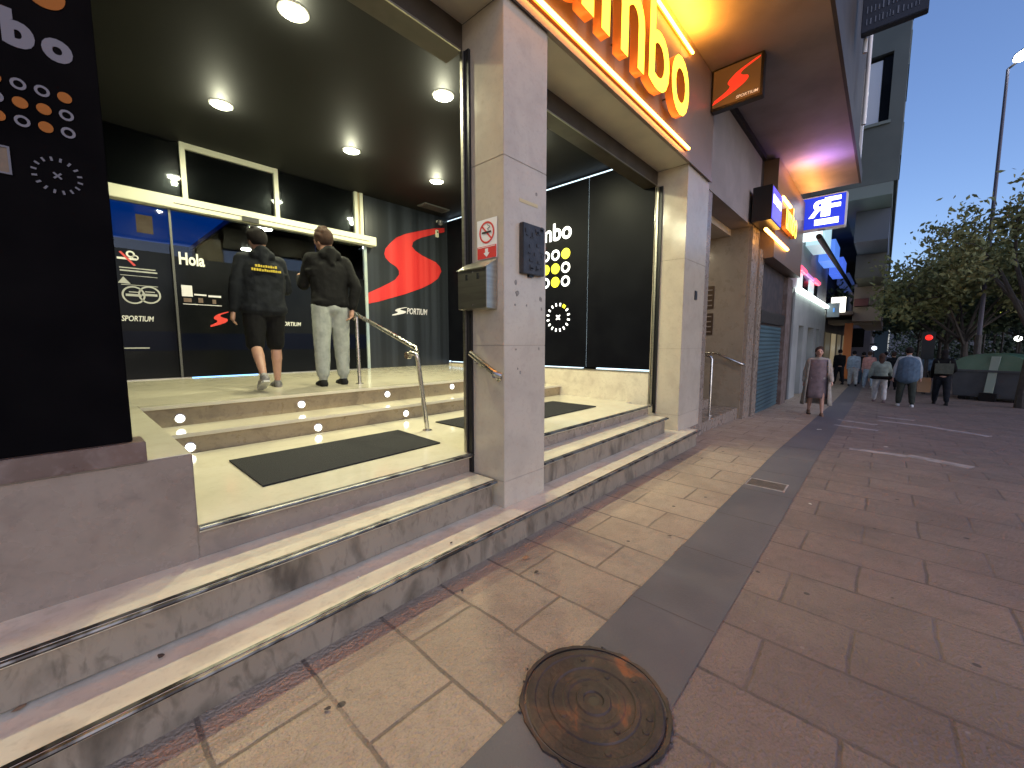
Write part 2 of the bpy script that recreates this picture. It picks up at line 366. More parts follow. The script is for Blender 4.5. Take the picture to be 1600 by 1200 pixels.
# manhole cover
def make_manhole():
    c = (1.275, .735); r0 = .272
    t = thing('manhole_cover', 'round rusty brown iron manhole cover set in the pavement', 'manhole cover', (c[0], c[1], .004))
    m = bpy.data.materials.new('rusty_iron'); m.use_nodes = True; n = m.node_tree.nodes; l = m.node_tree.links; b = n['Principled BSDF']
    tc = n.new('ShaderNodeTexCoord')
    def noi(s, d=6, dist=0):
        x = n.new('ShaderNodeTexNoise'); x.inputs['Scale'].default_value = s; x.inputs['Detail'].default_value = d; x.inputs['Distortion'].default_value = dist; l.new(tc.outputs['Object'], x.inputs[0]); return x.outputs['Fac']
    def ramp(src, stops):
        r = n.new('ShaderNodeValToRGB'); l.new(src, r.inputs[0]); e = r.color_ramp.elements
        e[0].position, e[0].color = stops[0][0], (*stops[0][1], 1); e[1].position, e[1].color = stops[-1][0], (*stops[-1][1], 1)
        for p_, c_ in stops[1:-1]:
            q = e.new(p_); q.color = (*c_, 1)
        return r.outputs[0]
    col = ramp(noi(7, 8, .8), [(.3, (.027, .020, .016)), (.5, (.047, .032, .025)), (.60, (.075, .045, .03)), (.68, (.20, .07, .028))])
    l.new(col, b.inputs['Base Color']); b.inputs['Roughness'].default_value = .6; b.inputs['Metallic'].default_value = .15
    u = n.new('ShaderNodeBump'); u.inputs['Strength'].default_value = .8; u.inputs['Distance'].default_value = .006; l.new(noi(45, 9), u.inputs['Height']); l.new(u.outputs[0], b.inputs['Normal'])
    prof = [(r0-.012, -.03), (r0-.012, .004), (r0-.02, .008), (r0-.045, .008), (r0-.05, .004), (.176, .003), (.172, .0085), (.158, .0085), (.153, .003), (.121, .003), (.115, .006), (.10, .006), (.094, .003), (.068, .003), (.063, .009), (.040, .009), (.036, .003), (.021, .003), (.019, -.02), (.002, -.022)]
    mb = MB(); mb.lathe(prof, (0, 0, 0), seg=72, close=False)
    o = mb.build('lid', m, t, smooth=False)
    mb = MB(); mb.lathe([(.024, 0), (.024, .0022)], (0, 0, 0), seg=16); mb.build('key_hole', MT['black_ink'], t)
    # worn relief pads
    mb = MB()
    for ring, k in ((.205, 22), (.137, 12)):
        for i in range(k):
            if random.random() < .6: continue
            a = 2*PI*i/k+ring; mb.lathe([(.013, .003), (.011, .0068), (.005, .0075)], (ring*math.cos(a), ring*math.sin(a), 0), seg=8)
    mb.build('relief_stud', m, t)
    mb = MB(); prof = [(r0-.004, -.03), (r0-.004, .006), (r0+.009, .008), (r0+.016, -.03)]; seg = 72; vs = []
    for (r, h) in prof:
        for k in range(seg):
            a = 2*PI*k/seg; rr = r+(.010*noise.noise(Vector((math.cos(a)*6, math.sin(a)*6, 0))) if r > r0 else 0); vs.append((rr*math.cos(a), rr*math.sin(a), h))
    mb.add(vs, [(i*seg+k, i*seg+(k+1) % seg, (i+1)*seg+(k+1) % seg, (i+1)*seg+k) for i in range(3) for k in range(seg)])
    mb.build('rim', m, t)
    # seam
    mb = MB()
    for i in range(26):
        a = random.uniform(0, 2*PI); x, y = (r0+.012)*math.cos(a), (r0+.012)*math.sin(a); s_ = random.uniform(.003, .008)
        mb.lathe([(s_*.6, 0), (s_, s_*.5), (s_*.5, s_)], (x+random.uniform(-.01, .01), y+random.uniform(-.01, .01), 0), seg=5)
    mb.build('grit', MT['dark_iron'], t)
make_manhole()
# small square cover
a, b_, c_, d_ = [gpos(*q) for q in ((1176, 748), (1230, 757), (1221, 771), (1166, 757))]
ctr = (a+b_+c_+d_)/4
t = thing('access_cover', 'small rectangular dark metal utility cover in the slate strip', 'utility cover', (ctr.x, ctr.y, .004))
k = P(t); mb = MB(); mb.box(ctr.x-.11, ctr.x+.11, ctr.y-.15, ctr.y+.15, -.01, .007); k(mb, 'plate', mat('cover_brown', (.10, .078, .062), .55, var=(.06, .05, .04), vs=20, bump=.5), bevel=.002)
mb = MB()
for q in ((-.125, .125, -.165, -.152), (-.125, .125, .152, .165)): mb.box(ctr.x+q[0], ctr.x+q[1], ctr.y+q[2], ctr.y+q[3], -.01, .009)
mb.box(ctr.x-.125, ctr.x-.112, ctr.y-.152, ctr.y+.152, -.01, .009); mb.box(ctr.x+.112, ctr.x+.125, ctr.y-.152, ctr.y+.152, -.01, .009)
k(mb, 'rim', 'pale_strip')

# litter
LIT = [mat('dry_leaf', (.30, .17, .09), .7), mat('paper_scrap', (.55, .52, .46), .7), mat('dark_leaf', (.06, .04, .028), .7)]
def scrap(px, py, s, mi, lab, nm='dry_leaf', cat='leaf', z=None):
    p = gpos(px, py) if z is None else hit(px, py, 2, z); mb = MB(); n = 7
    vs = [(s*random.uniform(.6, 1)*math.cos(2*PI*i/n), s*.6*random.uniform(.6, 1)*math.sin(2*PI*i/n), .006+random.uniform(0, .006)) for i in range(n)]+[(0, 0, .012)]
    mb.add(vs, [(i, (i+1) % n, n) for i in range(n)]+[tuple(reversed(range(n)))])
    o = mb.build(nm, LIT[mi]); o.location = (p.x, p.y, p.z+.001); o.rotation_euler = (0, 0, random.uniform(0, 6)); tag(o, lab, cat, 'litter scraps on the pavement')
scrap(822, 873, .035, 0, 'orange brown dry leaf lying near the lowest step below the pillar')
scrap(1045, 736, .035, 0, 'curled tan leaf on the slabs below the right end of the steps')
scrap(1046, 839, .022, 2, 'dark crumpled leaf near the edge of the slate strip')
scrap(838, 896, .022, 2, 'black scrap on the slabs beside the dry orange leaf', 'rubbish_scrap', 'litter')
scrap(1280, 672, .06, 1, 'white paper scrap on the slate strip before the woman in the coat', 'paper_scrap', 'litter')
scrap(1384, 699, .035, 1, 'small white paper cup piece beside the pale paving band', 'paper_scrap', 'litter')
scrap(1266, 789, .02, 1, 'tiny pale crumb of paper on the brown slabs past the utility cover', 'paper_scrap', 'litter')
scrap(1165, 650, .05, 2, 'dark flattened scrap on the pavement by the portal step', 'rubbish_scrap', 'litter')

# ------------------------------------------------------------------ steps
def z1(x): return .178+.0065*max(-.5, min(x, 6))
def z2(x): return .377+.008*max(-.5, min(x, 6))
Z3, Z4 = .54, .70
def z5(y): return .88+.05*max(0, min(1, (y-4.3)/2.4))
XL = -3.0
steps = thing('entrance_steps', 'cream marble steps with metal nosings climbing from the pavement to the lobby', 'steps', (2, 1.9, 0))
k = P(steps)
def slab(name, x0, x1, y0, y1, za, zb, th, m, n=6):
    """tread slab with a slightly rounded front edge"""
    mb = MB(); pr = [(y0+.012, -th), (y0, -th+.008), (y0, -.008), (y0+.004, -.002), (y0+.010, 0), (y1, 0), (y1, -th)]
    xs = [x0+(x1-x0)*i/n for i in range(n+1)]; vs = []
    for i, x in enumerate(xs):
        z = za(x) if callable(za) else za+(zb-za)*i/n
        vs += [(x, y, z+d) for y, d in pr]
    w = len(pr); fs = [(i*w+j, i*w+(j+1) % w, (i+1)*w+(j+1) % w, (i+1)*w+j) for i in range(n) for j in range(w)]
    fs += [tuple(range(w)), tuple(reversed(range(n*w, (n+1)*w)))]
    mb.add(vs, fs); return k(mb, name, m)
def riser(name, x0, x1, y0, y1, zlo, zhi, m, dx=0):
    mb = MB(); vs = []
    f = zhi if callable(zhi) else (lambda x: zhi); g = zlo if callable(zlo) else (lambda x: zlo)
    mb.hexa([(x0, y0, g(x0)), (x1, y0, g(x1)), (x1, y1, g(x1)), (x0, y1, g(x0)), (x0, y0, f(x0)), (x1, y0, f(x1)), (x1, y1, f(x1)), (x0, y1, f(x0))])
    return k(mb, name, m)
def nosebar(x0, x1, y, zf):
    mb = MB(); n = 8; pts = [(x0+(x1-x0)*i/n, y, zf(x0+(x1-x0)*i/n)-.011) for i in range(n+1)]
    mb.tube(pts, .0105, 8)
    pts = [(p[0], y+.016, p[2]+.0125) for p in pts]
    vs = [];
    for p in pts: vs += [(p[0], p[1]-.008, p[2]), (p[0], p[1]+.010, p[2]), (p[0], p[1]+.010, p[2]-.004), (p[0], p[1]-.008, p[2]-.004)]
    mb.add(vs, [(i*4+j, i*4+(j+1) % 4, (i+1)*4+(j+1) % 4, (i+1)*4+j) for i in range(n) for j in range(4)])
    return k(mb, 'nosing', 'nosing')
TH = .034
slab('tread', XL, 5.68, 1.755, 2.20, z1, 0, TH, 'marble')
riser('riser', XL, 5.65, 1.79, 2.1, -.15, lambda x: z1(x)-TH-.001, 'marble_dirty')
nosebar(XL, 5.68, 1.752, z1)
for x0, x1 in ((XL, 2.045), (2.525, 5.40)):
    xe = 2.03 if x1 < 3 else x1-.21
    slab('tread', x0, xe, 2.00, 2.45, z2, 0, TH, 'marble')
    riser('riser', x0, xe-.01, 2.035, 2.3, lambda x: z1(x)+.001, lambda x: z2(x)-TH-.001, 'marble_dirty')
    nosebar(x0, xe, 1.997, z2)
for x0, x1 in ((.36, 2.05), (2.52, 5.24)):
    slab('tread', x0, x1, 2.265, 2.62, Z3, Z3, TH, 'marble_floor')
    riser('riser', x0, x1, 2.295, 2.5, lambda x: z2(x)+.001, Z3-TH-.001, 'marble_grey')
    nosebar(x0, x1, 2.262, lambda x: Z3)
# lower landing behind the edge slabs
mb = MB(); mb.box(.36, 5.398, 2.62, 3.85, .3, Z3-.0005); k(mb, 'lower_landing', 'marble_floor')
mb = MB(); mb.box(2.05, 2.52, 2.33, 2.62, .3, Z3-.0008); k(mb, 'landing_infill', 'marble_floor')
# inner flight
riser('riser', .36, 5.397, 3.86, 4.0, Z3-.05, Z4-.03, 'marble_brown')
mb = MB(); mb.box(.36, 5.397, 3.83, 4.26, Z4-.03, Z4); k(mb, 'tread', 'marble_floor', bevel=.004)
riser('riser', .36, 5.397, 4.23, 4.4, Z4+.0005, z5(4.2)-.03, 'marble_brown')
mb = MB(); mb.box(.36, 5.397, 4.20, 4.34, z5(4.2)-.03, z5(4.2)); k(mb, 'tread', 'marble_floor', bevel=.004)
mb = MB(); xs = (.1, 5.397)
mb.hexa([(.1, 4.34, .6), (5.397, 4.34, .6), (5.397, 6.7, .6), (.1, 6.7, .6), (.1, 4.34, .88), (5.397, 4.34, .88), (5.397, 6.7, .93), (.1, 6.7, .93)]); k(mb, 'upper_landing', 'marble_floor')
# side ledge block left
mb = MB(); mb.box(XL, .36, 2.29, 4.34, .25, .877); k(mb, 'side_block', 'marble_grey', bevel=.006)
mb = MB(); mb.box(XL, .357, 2.296, 4.339, .8772, .880); k(mb, 'side_capping', 'marble_floor')
# thin joint lines in front block
mb = MB(); mb.box(-.9, -.895, 2.287, 2.2905, .4, .85); k(mb, 'joint', 'joint')

# step lights
def step_light(px, py, y, lab, first=[None]):
    p = hit(px, py, 1, y)
    if first[0] is None:
        t = thing('step_light', lab, 'step light', (p.x, p.y, p.z), 'round lights set in the inner risers')
        mb = MB(); mb.lathe([(.040, 0), (.040, .006), (.033, .009), (.030, .004)], (0, 0, 0), (0, -1, 0), 24, close=False); mb.build('rim', 'steel', t, smooth=True)
        mb = MB(); mb.lathe([(.031, .001), (.026, .010), (.012, .013)], (0, 0, 0), (0, -1, 0), 20); mb.build('lens', 'step_lamp', t, smooth=True)
        first[0] = t; return
    src = first[0]; r = src.copy(); C.objects.link(r); r.location = p; r['label'] = lab
    for ch in src.children:
        q = ch.copy(); C.objects.link(q); q.parent = r
Y4, Y5 = 3.859, 4.229
step_light(281, 654, Y5, 'leftmost round light in the top riser near the side ledge')
step_light(471, 632, Y5, 'round light in the top riser below the man in the dark hoodie')
step_light(605, 616, Y5, 'round light in the top riser just right of the man in light trousers')
step_light(706, 604, Y5, 'round light in the top riser beside the dark guide rail of the pillar')
step_light(297, 699, Y4, 'round light in the lower riser at the corner of the side block')
step_light(497, 668, Y4, 'round light in the lower riser above the big black mat')
step_light(634, 646, Y4, 'round light in the lower riser just left of the handrail foot')
step_light(866, 606, Y5-.18, 'round light seen just right of the big pillar near the lobby side wall')

# mats
def mat_obj(lab, c4, name='door_mat'):
    mb = MB(); pts = [hit(x, y, 2, Z3+.001) for x, y in c4]
    mb.prism(pts, (0, 0, .010)); o = mb.build(name, 'rubber'); cx = sum(p.x for p in pts)/4; cy = sum(p.y for p in pts)/4
    for v in o.data.vertices: v.co.x -= cx; v.co.y -= cy
    o.location = (cx, cy, 0); tag(o, lab, 'mat', 'black entrance mats')
mat_obj('long black ribbed mat lying left of the handrail foot', [(358, 721), (411, 761), (688, 693), (622, 673)])
p0 = hit(680, 661, 2, Z3)
mb = MB(); mb.box(2.59, 4.66, 2.745, 3.45, Z3+.001, Z3+.011); o = mb.build('door_mat', 'rubber'); tag(o, 'black ribbed mat behind the big pillar, showing on both of its sides', 'mat', 'black entrance mats')

scrap(30, 1110, .028, 0, 'reddish leaf scrap on the lowest tread at the far left', z=.175)
scrap(252, 1028, .022, 2, 'brown scrap on the lowest tread, left of the middle', 'rubbish_scrap', 'litter', z=.18)
scrap(705, 850, .015, 2, 'tiny dark scrap on the lowest tread near the big pillar', 'rubbish_scrap', 'litter', z=.188)
scrap(560, 905, .012, 1, 'tiny pale scrap on the lowest tread in front of the mat', 'paper_scrap', 'litter', z=.186)
scrap(512, 1110, .018, 2, 'dark gum sized scrap on the beige slabs left of the manhole', 'rubbish_scrap', 'litter')
scrap(722, 925, .016, 2, 'dark scrap on the beige slabs between the step and the manhole', 'rubbish_scrap', 'litter')
# ------------------------------------------------------------------ shop building
B = thing('shop_building', 'ground floor betting shop with marble pillars, dark lobby and overhanging upper floors', 'building', (2.3, 2.0, 0))
k = P(B)
ZS = 3.60      # bottom of the fascia
# pillars (stone slabs with fine joints)
def pillar(x0, x1, y0, y1, za, zb, joints):
    mb = MB(); zz = [za]+joints+[zb]
    for i in range(len(zz)-1): mb.box(x0, x1, y0, y1, zz[i]+.0006, zz[i+1]-.0006)
    o = k(mb, 'pillar', 'marble_pillar', bevel=.003)
    mb = MB(); mb.box(x0+.004, x1-.004, y0+.004, y1-.004, za, zb); keep(mb.build('joint', 'joint'), o)
pillar(2.055, 2.52, 1.945, 2.37, .19, ZS, [.385, 1.36, 2.62])
pillar(5.41, 6.22, 1.95, 2.37, .19, ZS, [.42, 1.30, 2.45])
mb = MB(); mb.box(5.41, 6.22, 1.952, 2.3, -.2, .188); k(mb, 'pillar_foot', 'marble_grey')
mb = MB(); mb.box(5.82, 5.90, 1.938, 1.949, 1.96, 2.08); k(mb, 'metal_plate', 'dark_iron')
# guide rails for shutters
def guide(x, w):
    mb = MB(); mb.box(x, x+w, 2.30, 2.345, Z3, ZS-.2); mb.box(x+.004*(1 if w > 0 else -1), x+w, 2.26, 2.298, z2(x)+.002, ZS-.2)
    k(mb, 'guide_rail', 'black_metal')
    mb = MB(); mb.box(x-.012 if w > 0 else x, x if w > 0 else x+.012, 2.305, 2.33, Z3+.002, ZS-.2); k(mb, 'guide_rail_edge', 'brushed')
guide(2.03, .024); guide(5.385, .024)
mb = MB(); mb.box(2.521, 2.54, 2.30, 2.345, Z3, ZS-.2); k(mb, 'guide_rail', 'black_metal')
# fascia and soffits
mb = MB(); xs = [-4, -2.6, -1.3, 0, 1.15, 2.30, 2.87, 3.46, 4.05, 4.95, 6.22]
for i in range(len(xs)-1): mb.box(xs[i]+.002, xs[i+1]-.002, 1.93, 1.96, ZS, 4.93)
k(mb, 'fascia_panel', 'fascia')
mb = MB(); mb.box(-4, 6.22, 1.962, 2.3, ZS+.02, 4.95); k(mb, 'fascia_core', 'shutter_box')
mb = MB()
for x0, x1 in ((-4, 2.053), (2.522, 5.408)): mb.box(x0, x1, 1.962, 2.34, ZS-.001, ZS+.018)
k(mb, 'soffit', 'soffit')
mb = MB(); mb.box(-4, 6.22, 1.915, 1.929, ZS-.012, ZS+.045); k(mb, 'fascia_trim', 'fascia')
mb = MB()
for x0, x1 in ((-4, 2.053), (2.522, 5.408)): mb.box(x0, x1, 2.342, 2.52, 3.42, 4.2)
k(mb, 'shutter_box', 'shutter_box')
mb = MB()
for x0, x1 in ((-4, 2.03), (2.54, 5.385)): mb.box(x0, x1, 2.33, 2.341, 3.412, 3.424)
k(mb, 'shutter_slot', 'brushed')
# lobby shell
mb = MB(); mb.box(-4, 8, 2.3, 14, 3.87, 4.05); k(mb, 'lobby_ceiling', 'ceiling')
mb = MB(); mb.box(-.1, .1, 2.42, 6.9, .5, 3.869); k(mb, 'lobby_side_wall', 'film')
# right-hand lobby wall : marble base, black lit panels
mb = MB(); mb.box(5.40, 5.6, 2.371, 6.9, .3, .962); k(mb, 'wall_base', 'marble')
mb = MB(); mb.box(5.392, 5.43, 2.372, 6.7, .963, .978); k(mb, 'wall_base_capping', 'brushed')
XR = 5.402
mb = MB(); mb.box(XR, 5.6, 2.372, 3.372, 1.01, 3.80); mb.box(XR, 5.6, 3.385, 5.2, 1.01, 3.80); mb.box(XR, 5.6, 5.205, 6.69, 1.01, 3.80)
wp = k(mb, 'wall_panel', 'black_panel'); wp['label'] = 'black side wall panels with glowing white seams'
mb = MB(); mb.box(5.47, 5.6, 2.372, 6.7, .979, 3.868); k(mb, 'wall_backing', 'black_panel')
mb = MB(); mb.box(5.41, 5.46, 2.95, 6.69, 3.802, 3.822)
mb.box(5.42, 5.46, 3.373, 3.384, 1.01, 3.80); mb.box(5.41, 5.46, 2.372, 3.2, .985, 1.003); mb.box(5.41, 5.46, 3.45, 6.6, .985, .995)
mb.box(5.41, 5.46, 6.691, 6.699, .95, 3.80)
k(mb, 'light_seam', 'lightline')
# back wall: slate vinyl with big red swoosh
mb = MB(); n = 44; xs = [3.615+(5.62-3.615)*i/n for i in range(n+1)]; vs = []
for i, x in enumerate(xs):
    w = .006*math.sin(x*17)+.004*math.sin(x*31+1)
    vs += [(x, YB-.006+w*0, .9), (x, YB-.006+w*0, 3.869), (x, YB+.1, 3.869), (x, YB+.1, .9)]
mb.add(vs, [(4*i+j, 4*i+(j+1) % 4, 4*i+4+(j+1) % 4, 4*i+4+j) for i in range(n) for j in range(4)])
sw = k(mb, 'back_wall', 'swall'); sw['label'] = 'slate blue vinyl wall with a big red swoosh letter'
mb = MB(); swoosh(mb, _x0, _x1, _z0, _z1, 'y', YB-.007, .003); keep(mb.build('swoosh_print', 'red_print'), sw)
q0, q1 = hit(636, 492, 1, YB-.01), hit(668, 481, 1, YB-.01)
text('PORTIUM', .2, 'white_print', 'y', (q0.x, YB-.008, hit(624, 490, 1, YB).z), sw, .001, .012, .18, fit=(hit(668, 485, 1, YB).x-q0.x-.01, .115))
mb = MB(); a0, a1 = hit(613, 493, 1, YB-.01), hit(636, 480, 1, YB-.01); swoosh(mb, a0.x, a1.x, a0.z, a1.z, 'y', YB-.008, .002); keep(mb.build('swoosh_print', 'white_print'), sw)

# door wall: header, transom lights, glass panels with dark film
yb = YB-.02
E_ = thing('glass_entrance', 'wide glass entrance with cream header and transom windows at the back of the lobby', 'entrance', (2.1, yb, .93))
e = P(E_)
hz0, hz1 = 3.02, 3.165
mb = MB(); mb.box(.1, 3.74, yb-.15, yb+.02, hz0, hz1); e(mb, 'header', 'header', bevel=.006)
mb = MB(); mb.box(1.04, 3.60, yb-.156, yb-.151, hz0+.055, hz0+.062); e(mb, 'header_groove', 'joint')
a = hit(378, 338, 1, yb-.16); b = hit(404, 346, 1, yb-.16)
mb = MB(); mb.box(a.x, b.x, yb-.185, yb-.151, a.z-.06, a.z+.005); e(mb, 'motion_sensor', 'black_metal', bevel=.004)
mb = MB()
for x, w in ((1.155, .055), (2.22, .055), (3.43, .05), (3.52, .055)):
    mb = MB(); mb.box(x, x+w, yb-.04, yb+.02, hz1, 3.869); e(mb, 'transom_post', 'header' if x < 3.5 else 'header')
mb = MB(); mb.box(1.21, 2.22, yb-.035, yb+.02, 3.80, 3.869); e(mb, 'transom_rail', 'header')
mb = MB(); mb.box(3.48, 3.52, yb-.02, yb+.01, hz1, 3.869); e(mb, 'transom_infill', 'frame_tan')
mb = MB(); mb.box(.1, 1.154, yb, yb+.008, hz1, 3.868); mb.box(1.211, 2.219, yb, yb+.008, hz1, 3.799); mb.box(2.276, 3.429, yb, yb+.008, hz1, 3.868); mb.box(3.576, 3.612, yb, yb+.008, hz1, 3.868)
e(mb, 'transom_glass', 'glass')
mb = MB(); mb.box(.1, 3.61, yb+.05, yb+.1, hz1-.05, 3.868); e(mb, 'transom_backing', 'film')
# glass leaves
zb = .94; zf = 2.42
doors = [(.12, .99), (1.02, 1.87), (1.89, 2.75), (2.77, 3.56)]
for i, (x0, x1) in enumerate(doors):
    yy = yb-.02 if i in (0, 3) else yb-.06
    mb = MB(); mb.box(x0, x1, yy, yy+.010, zb, hz0-.002); leaf = e(mb, 'door_leaf', 'glass')
    mb = MB(); mb.box(x0+.002, x1-.002, yy-.003, yy-.0005, 1.52 if i != 1 else 1.50, zf+(.03 if i else .06)); mb.box(x0+.002, x1-.002, yy-.003, yy-.0005, zb, 1.28)
    keep(mb.build('film', 'film'), leaf)
    mb = MB(); mb.box(x0+.002, x1-.002, yy-.003, yy-.0005, 1.28, 1.52 if i != 1 else 1.50); keep(mb.build('film_band', 'film_blue'), leaf)
mb = MB(); mb.box(.992, 1.016, yb-.07, yb-.03, zb, hz0); e(mb, 'door_stile', mat('dull_stile', (.10, .10, .09), .4, .6)); mb = MB(); mb.box(1.873, 1.888, yb-.065, yb-.03, 2.42, hz0); e(mb, 'door_stile', 'brushed')
mb = MB(); mb.box(3.562, 3.61, yb-.045, yb+.01, .93, hz0-.001); e(mb, 'side_frame', mat('pale_blue_frame', (.26, .33, .38), .35, var=(.38, .42, .38), vs=5, stretch=(1, 1, .6)))
mb = MB(); mb.box(.12, 3.56, yb-.085, yb-.015, .925, .938); e(mb, 'floor_track', 'brushed')
mb = MB(); mb.box(1.1, 1.85, yb-.09, yb-.087, .926, .936); e(mb, 'light_seam', emi('blue_light_line', (.15, .45, 1.0), 2.5))
# stickers on the doors
def on(px, py, y): return hit(px, py, 1, y)
y1_, y2_ = yb-.064, yb-.024
p = on(280, 413, y1_); q = on(319, 398, y1_)
text('Hola', .2, 'white_plastic', 'y', (p.x, y1_, p.z), E_, .001, .03, fit=(q.x-p.x, .155), name='door_lettering')
p = on(329, 511, y1_); q = on(357, 487, y1_); mb = MB(); swoosh(mb, p.x, q.x, p.z, q.z, 'y', y1_, .002); e(mb, 'swoosh_print', 'red_plastic')
p = on(443, 508, y1_); q = on(470, 500, y1_); text('ORTIUM', .1, 'white_plastic', 'y', (p.x, y1_, p.z-.01), E_, .001, .012, .2, fit=(q.x-p.x, .06), name='door_lettering')
p = on(190, 500, y2_); q = on(240, 490, y2_); text('SPORTIUM', .1, 'white_plastic', 'y', (p.x, y2_, p.z-.01), E_, .001, .012, .2, fit=(q.x-p.x, .065), name='door_lettering')
mb = MB()
def bar(px0, py0, px1, py1, h, yy): 
    a, b = on(px0, py0, yy), on(px1, py1, yy); mb.box(a.x, b.x, yy-.002, yy, a.z-h/2, a.z+h/2)
bar(186, 417, 243, 424, .012, y2_); bar(187, 421.5, 246, 430, .016, y2_); bar(188, 429, 246, 434, .006, y2_); bar(189, 444, 247, 449, .006, y2_)
bar(194, 544, 234, 543, .014, y2_)
for cx in (209, 234):
    c = on(cx, 461, y2_); disc(mb, (c.x, y2_, c.z), .105, 'y', .002, .088)
    mb.box(c.x-.07, c.x+.07, y2_-.002, y2_, c.z-.015, c.z+.012); mb.box(c.x-.04, c.x+.05, y2_-.002, y2_, c.z+.03, c.z+.04)
c = on(193, 438, y2_); mb.prism([(c.x-.05, y2_, c.z-.03), (c.x+.06, y2_, c.z-.035), (c.x, y2_, c.z+.045)], (0, -.002, 0))
e(mb, 'sticker', mat('grey_print', (.42, .42, .40), .5))
mb = MB(); c = on(292, 452, y1_); mb.box(c.x-.055, c.x+.055, y1_-.002, y1_, c.z-.09, c.z+.05); mb.box(c.x+.07, c.x+.20, y1_-.002, y1_, c.z-.07, c.z-.05); mb.box(c.x+.22, c.x+.36, y1_-.002, y1_, c.z-.08, c.z-.055); mb.box(c.x-.05, c.x+.36, y1_-.002, y1_, c.z-.19, c.z-.182)
e(mb, 'sticker', 'white_print')
mb = MB(); mb.box(c.x-.04, c.x+.04, y1_-.002, y1_, c.z-.16, c.z-.11); mb.box(c.x+.11, c.x+.16, y1_-.002, y1_, c.z-.16, c.z-.10); mb.box(c.x+.26, c.x+.30, y1_-.002, y1_, c.z-.165, c.z-.11); e(mb, 'sticker', 'granite_red')
mb = MB(); c = on(199, 404, y2_); mb.box(c.x-.09, c.x+.08, y2_-.002, y2_, c.z-.012, c.z+.012); disc(mb, (c.x+.03, y2_, c.z+.055), .04, 'y', .002, .022); disc(mb, (c.x+.07, y2_, c.z+.02), .03, 'y', .002, .018); e(mb, 'no_smoking_sticker', 'white_plastic')
mb = MB(); mb.prism([(c.x-.07, y2_-.0025, c.z+.07), (c.x-.05, y2_-.0025, c.z+.08), (c.x+.07, y2_-.0025, c.z-.07), (c.x+.05, y2_-.0025, c.z-.08)], (0, -.001, 0)); e(mb, 'no_smoking_sticker', 'red_plastic')

# room behind the glass
mb = MB(); mb.box(-1, 6, 13.5, 13.7, .93, 3.6); mb.box(-1.1, -1, 6.8, 13.5, .93, 3.6); mb.box(6, 6.1, 6.8, 13.5, .93, 3.6); k(mb, 'inner_wall', 'film')
mb = MB(); mb.box(-1, 6, 6.702, 13.5, .8, .925); k(mb, 'inner_floor', 'film')
mb = MB(); mb.box(2.06, 6, 6.8, 13.5, 3.42, 3.6); mb.box(-1, 2.06, 11.4, 13.5, 3.42, 3.6); k(mb, 'inner_ceiling', 'film')
mb = MB(); mb.box(-1, 2.02, 6.8, 11.38, 3.46, 3.6); k(mb, 'blue_ceiling', 'blue_ceiling')
mb = MB(); mb.box(2.02, 2.06, 6.8, 11.4, 3.38, 3.6); k(mb, 'blue_ceiling_edge', mat('blue_edge', (.01, .05, .25), .5))
mb = MB()
for px, py in ((314, 300), ): pass
for x, y in ((2.9, 10.5), (2.6, 8.4), (4.3, 10.5)): mb.lathe([(.13, 0), (.12, -.012), (.02, -.014)], (x, y, 3.42), seg=16)
k(mb, 'ceiling_lamp', 'lamp_white')
mb = MB(); c = hit(226, 350, 1, 9.0); mb.box(c.x-.10, c.x+.10, 9, 9.05, c.z-.14, c.z+.14)
k(mb, 'lit_picture', mat('amber_picture', (.3, .2, .1), .5, emis=(.55, .36, .15), es=.2, var=(.1, .06, .03), vs=6))

# left dark graphic wall
mb = MB(); mb.box(XL, .168, 2.30, 2.42, .968, 3.6); dw = k(mb, 'graphic_wall', mat('matt_black_print', (.0035, .0033, .0036), .9, var=(.0055, .005, .0052), vs=3, spec=0), bevel=.003); dw['label'] = 'black wall printed with white and orange rings'
mb = MB(); mb.box(XL, .205, 2.268, 2.42, .881, .967); k(mb, 'wall_base', 'granite_red', bevel=.003)
def motif(plane, c, pos, col, row, r, o1, o2, parent, rin=.52):
    """grid of rings and dots: pos(i,j) centre; pattern of the last four columns"""
    pat = ['OooO', 'oOOo', 'OoOo']   # O filled, o ring
    for j in range(3):
        for i in range(4):
            q = pos(i, j); a = MB()
            if pat[j][i] == 'O': disc(a, q, r, plane, .002); keep(a.build('dot_print', o2), parent)
            else: disc(a, q, r*1.02, plane, .002, r*.60); keep(a.build('ring_print', o1), parent)
MT['ring_dim'] = mat('dim_white_ink', (.155, .15, .165), .7, spec=.1); MT['orange_dim'] = mat('dim_orange_ink', (.27, .095, .02), .7, spec=.1)
c0, c1, r1 = hit(101, 153, 1, 2.298), hit(28, 130, 1, 2.298), hit(107, 208, 1, 2.298)
dx = (c0.x-c1.x)/2; dz = (c0.z-r1.z)/2
motif('y', 2.298, lambda i, j: (c0.x-(3-i)*dx, 2.298, c0.z-j*dz), dx, dz, .0185, 'ring_dim', 'orange_dim', dw)
zt = hit(60, 84, 1, 2.298).z
zo = hit(82, 95, 1, 2.298).z
L0, L1, L2_, L3 = [hit(px_, 60, 1, 2.298).x for px_ in (3, 54, 63, 111)]
o = text('b', .12, 'ring_dim', 'y', (L0, 2.298, zo+.004), dw, .001, .055, fit=(L1-L0, .122), name='wall_lettering')
o = text('o', .12, 'ring_dim', 'y', (L2_, 2.298, zo), dw, .001, .055, fit=(L3-L2_, .080), name='wall_lettering')
for ch_, xa_, w_ in (('m', L0-.108, .10), ('u', L0-.172, .056)):
    text(ch_, .12, 'ring_dim', 'y', (xa_, 2.298, zo+.008), dw, .001, .055, fit=(w_, .082), name='wall_lettering')
